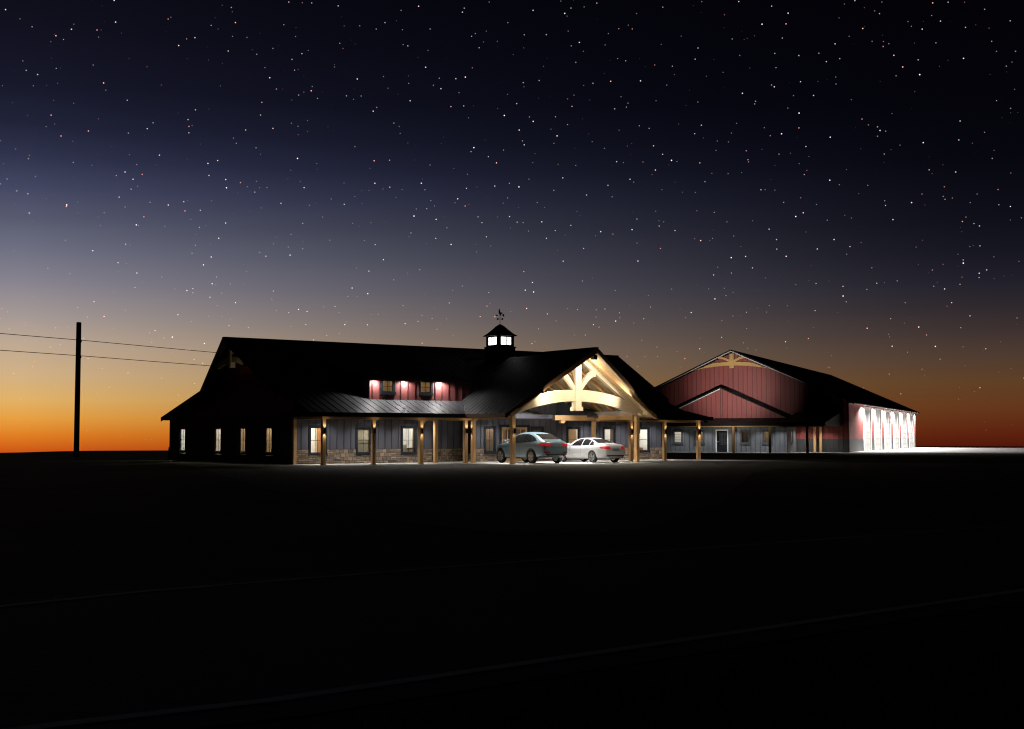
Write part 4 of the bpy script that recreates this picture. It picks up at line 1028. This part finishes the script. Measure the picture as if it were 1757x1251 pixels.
    for hx in S['handles']:
        for a in 'lr': skin('door_handle', [(hx,S['hz']),(hx+.2,S['hz']+.01),(hx+.2,S['hz']+.04),(hx,S['hz']+.03)], a, paint, body, .025, 4)
    # wheels
    for ax in (0, S['wb']):
        for s in (-1,1):
            r_, w_ = S['r'], .225; yo = S['track']
            ty = MB(); ty.lathe([(r_*.68,-w_/2),(r_*.92,-w_/2),(r_*.985,-w_*.38),(r_,-w_*.2),(r_,w_*.2),(r_*.985,w_*.38),(r_*.92,w_/2),(r_*.68,w_/2)],36,'y',(0,0,0),closed=True)
            t_ = ty.build('wheel', M_tyre, root, smooth=True); t_.location = (ax, s*yo, r_)
            rm_ = MB(); rr = r_*.68
            rm_.lathe([(rr,-w_*.45),(rr,w_*.47),(rr*.93,w_*.5),(rr*.86,w_*.42),(rr*.84,-w_*.3)],36,'y')
            for k_ in range(5):
                a = k_*2*math.pi/5 + .3
                for da in (-.16,.16):
                    c1 = Vector((math.cos(a)*rr*.12,0,math.sin(a)*rr*.12)); c2 = Vector((math.cos(a+da)*rr*.9,0,math.sin(a+da)*rr*.9))
                    rm_.beam(c1+Vector((0,w_*.33,0)), c2+Vector((0,w_*.40,0)), .05*r_/.33, .045, (0,1,0))
            rm_.lathe([(rr*.2,w_*.25),(rr*.2,w_*.4),(rr*.1,w_*.44),(0,w_*.44)],18,'y')
            q_ = rm_.build('rim', M_rim, t_, smooth=True)
            if s < 0: q_.rotation_euler = (0,0,math.pi)
            dk = MB(); dk.lathe([(rr*.62,-.02),(rr*.62,.02)],24,'y'); dk.build('brake_disc', M_disc, t_)
    return root
M_tail = mat('red_lamp_lens', (.5,.012,.016), .15, coat=.5, emit=(1,.03,.04), estr=.22)
M_refl = mat('red_reflector', (.35,.015,.02), .25)
M_chrome = mat('chrome', (.6,.6,.6), .15, metal=1); M_dark = mat('dark_plastic', (.02,.021,.022), .5)
M_tyre = vary('tyre_rubber', (.012,.012,.012), (.02,.02,.02), .8, (1,1,1), 9, 0); M_rim = mat('alloy_rim', (.62,.6,.58), .28, metal=.9); M_disc = mat('brake_steel', (.1,.1,.1), .4, metal=.8)
M_platem = mat('plate_grey', (.16,.17,.175), .5)
P_blue = mat('teal_grey_paint', (.16,.24,.28), .28, metal=.2, coat=.7); P_white = mat('white_car_paint', (.50,.51,.525), .3, coat=.8)
SEDAN = dict(wb=2.81, r=.325, arch=.375, track=.79,
  xs=[-1.06,-1.02,-.9,-.7,-.45,-.2,.1,.4,.75,1.1,1.45,1.8,2.1,2.4,2.7,3.0,3.25,3.42,3.52,3.55],
  top=[(-1.06,.86),(-1.02,1.0),(-.9,1.04),(-.7,1.06),(-.45,1.08),(-.2,1.12),(.1,1.24),(.4,1.34),(.75,1.41),(1.1,1.435),(1.45,1.43),(1.8,1.36),(2.1,1.22),(2.4,1.05),(2.7,.97),(3.0,.92),(3.25,.86),(3.42,.78),(3.55,.62)],
  belt=[(-1.06,.80),(-.9,.93),(-.45,.985),(.1,.97),(.75,.945),(1.8,.915),(2.4,.9),(2.8,.86),(3.25,.75),(3.55,.55)],
  wmax=[(-1.06,.66),(-1.02,.73),(-.9,.81),(-.7,.86),(-.45,.89),(0,.905),(1.4,.905),(2.8,.90),(3.1,.87),(3.3,.80),(3.45,.70),(3.55,.52)],
  wroof=[(-1.06,.55),(-.7,.70),(-.3,.66),(.1,.58),(.75,.55),(1.5,.56),(2.0,.6),(2.4,.68),(3.2,.6),(3.55,.4)],
  under=[(-1.06,.34),(-.85,.25),(0,.2),(2.8,.19),(3.3,.2),(3.55,.26)],
  side_glass=[[(1.02,.97),(1.98,.955),(1.72,1.17),(1.45,1.31),(1.03,1.34)],[(.33,.985),(.95,.975),(.96,1.34),(.62,1.32),(.36,1.26)],[(-.12,1.0),(.27,.99),(.29,1.24),(.1,1.16)]],
  rear_glass=[(-.58,1.12),(.58,1.12),(.46,1.345),(-.46,1.345)], front_glass=[(-.62,1.06),(.62,1.06),(.5,1.35),(-.5,1.35)],
  tail=[(.36,.80),(.40,.92),(.78,.93),(.78,.80),(.6,.775)], tail_side=[(-.93,.80),(-.93,.92),(-.62,.90),(-.72,.82)],
  head=[(.42,.62),(.70,.66),(.70,.74),(.42,.70)], mirror=(2.02,.86,.95), exy=.5, exz=.30, plate=[(-.26,.70),(.26,.70),(.26,.81),(-.26,.81)], bump=[(-.6,.36),(.6,.36),(.64,.44),(-.64,.44)],
  seams=[[(.99,.34),(1.0,.34),(1.0,.96),(.99,.96)],[(2.12,.36),(2.13,.36),(2.05,.94),(2.04,.94)],[(.38,.70),(.39,.70),(.31,.97),(.30,.97)]], handles=[.42,1.2], hz=.83)
SUV = dict(wb=2.93, r=.385, arch=.44, track=.86,
  xs=[-1.06,-1.02,-.9,-.72,-.5,-.2,.1,.45,.85,1.25,1.6,1.95,2.25,2.55,2.85,3.15,3.42,3.6,3.72,3.76],
  top=[(-1.06,1.05),(-1.02,1.19),(-.9,1.25),(-.72,1.30),(-.5,1.38),(-.2,1.53),(.1,1.645),(.45,1.725),(.85,1.75),(1.25,1.75),(1.6,1.715),(1.95,1.59),(2.25,1.38),(2.55,1.22),(2.85,1.15),(3.15,1.10),(3.42,1.04),(3.6,.95),(3.76,.75)],
  belt=[(-1.06,1.0),(-.9,1.14),(-.5,1.17),(.1,1.15),(.85,1.11),(1.95,1.08),(2.55,1.07),(3.0,1.04),(3.42,.95),(3.76,.68)],
  wmax=[(-1.06,.74),(-1.02,.81),(-.9,.89),(-.7,.945),(-.45,.975),(0,.99),(1.4,.985),(2.9,.985),(3.2,.96),(3.45,.88),(3.6,.78),(3.76,.58)],
  wroof=[(-1.06,.6),(-.7,.66),(-.3,.63),(.1,.61),(.85,.60),(1.6,.61),(2.1,.66),(2.5,.76),(3.3,.68),(3.76,.45)],
  under=[(-1.06,.48),(-.85,.34),(0,.27),(2.9,.25),(3.4,.27),(3.76,.36)],
  side_glass=[[(-.42,1.23),(.1,1.185),(1.0,1.14),(2.2,1.125),(1.92,1.39),(1.6,1.575),(1.07,1.62),(.55,1.605),(.2,1.53),(-.12,1.41)]],
  rear_glass=[(-.60,1.32),(.60,1.32),(.52,1.62),(-.52,1.62)], front_glass=[(-.66,1.25),(.66,1.25),(.54,1.62),(-.54,1.62)],
  tail=[(.36,.96),(.40,1.07),(.86,1.10),(.88,.98),(.6,.935)], tail_side=[(-.93,.97),(-.93,1.08),(-.58,1.05),(-.7,.98)],
  refl=[(.42,.60),(.46,.66),(.80,.66),(.80,.60)], head=[(.45,.80),(.78,.84),(.78,.92),(.45,.88)], mirror=(2.25,.95,1.12), exy=.55, exz=.42,
  plate=[(-.26,.90),(.26,.90),(.26,1.01),(-.26,1.01)], bump=[(-.7,.46),(.7,.46),(.74,.54),(-.74,.54)],
  seams=[[(1.03,.48),(1.04,.48),(1.04,1.12),(1.03,1.12)],[(2.3,.48),(2.31,.48),(2.27,1.12),(2.26,1.12)],[(.42,.9),(.43,.9),(.12,1.16),(.11,1.16)]], handles=[.45,1.3], hz=.98)
CR = A1 + math.pi/2
make_car('blue_grey_car', 'teal grey coupe-roofed SUV parked behind the front left portico post', P_blue, SUV, tuple(w1(12.25,-6.1,.032)), CR)
make_car('white_car', 'white four-door saloon parked under the portico right of the teal SUV', P_white, SEDAN, tuple(w1(16.45,-6.1,.032)), CR)

# ================================================================== A FEW THINGS SEEN THROUGH THE WINDOWS
def furniture():
    o = empty('office_chair', 'dark office chair behind the farthest window of the left end wall', 'chair', tuple(w1(1.0,15.75,.06)), A1)
    m_ = MB(); m_.box(-.24,.24,-.24,.24,.42,.5); m_.build('seat', M_dark, o, bevel=.03)
    m_ = MB(); m_.prism([(-.22,.2,.55),(.22,.2,.55),(.19,.3,1.05),(-.19,.3,1.05)], (0,.06,0)); m_.build('backrest', M_dark, o, bevel=.02)
    m_ = MB(); m_.tube([(0,0,.1),(0,0,.42)],.03)
    for k_ in range(5): m_.beam((0,0,.1),(math.cos(k_*1.257)*.28,math.sin(k_*1.257)*.28,.05),.05,.05)
    m_.build('base', M_dark, o)
    for (u,v_,lb) in ((1.0,10.15,'red brown writing desk behind the second window of the left end wall'),(1.2,6.6,'brown desk behind the third window of the left end wall')):
        o = empty('desk', lb, 'desk', tuple(w1(u,v_,.06)), A1, 'desks behind the end wall windows')
        m_ = MB(); m_.box(-.35,.35,-.6,.6,.72,.76); m_.build('desk_top', M_brown, o)
        for sx in (-.3,.3):
            for sy in (-.55,.55): m_ = MB(); m_.box(sx-.03,sx+.03,sy-.03,sy+.03,0,.72); m_.build('leg', M_brown, o)
furniture()

# ------------------------------------------------------------------ render settings
scene.render.engine = 'CYCLES'
scene.view_settings.view_transform = 'Standard'; scene.view_settings.look = 'None'
scene.view_settings.exposure = 0; scene.view_settings.gamma = 1
scene.cycles.max_bounces = 8; scene.cycles.diffuse_bounces = 4; scene.cycles.glossy_bounces = 3; scene.cycles.transparent_max_bounces = 8
scene.cycles.sample_clamp_indirect = 4; scene.cycles.caustics_reflective = False; scene.cycles.caustics_refractive = False
scene.cycles.use_denoising = True; scene.cycles.filter_width = 1.15
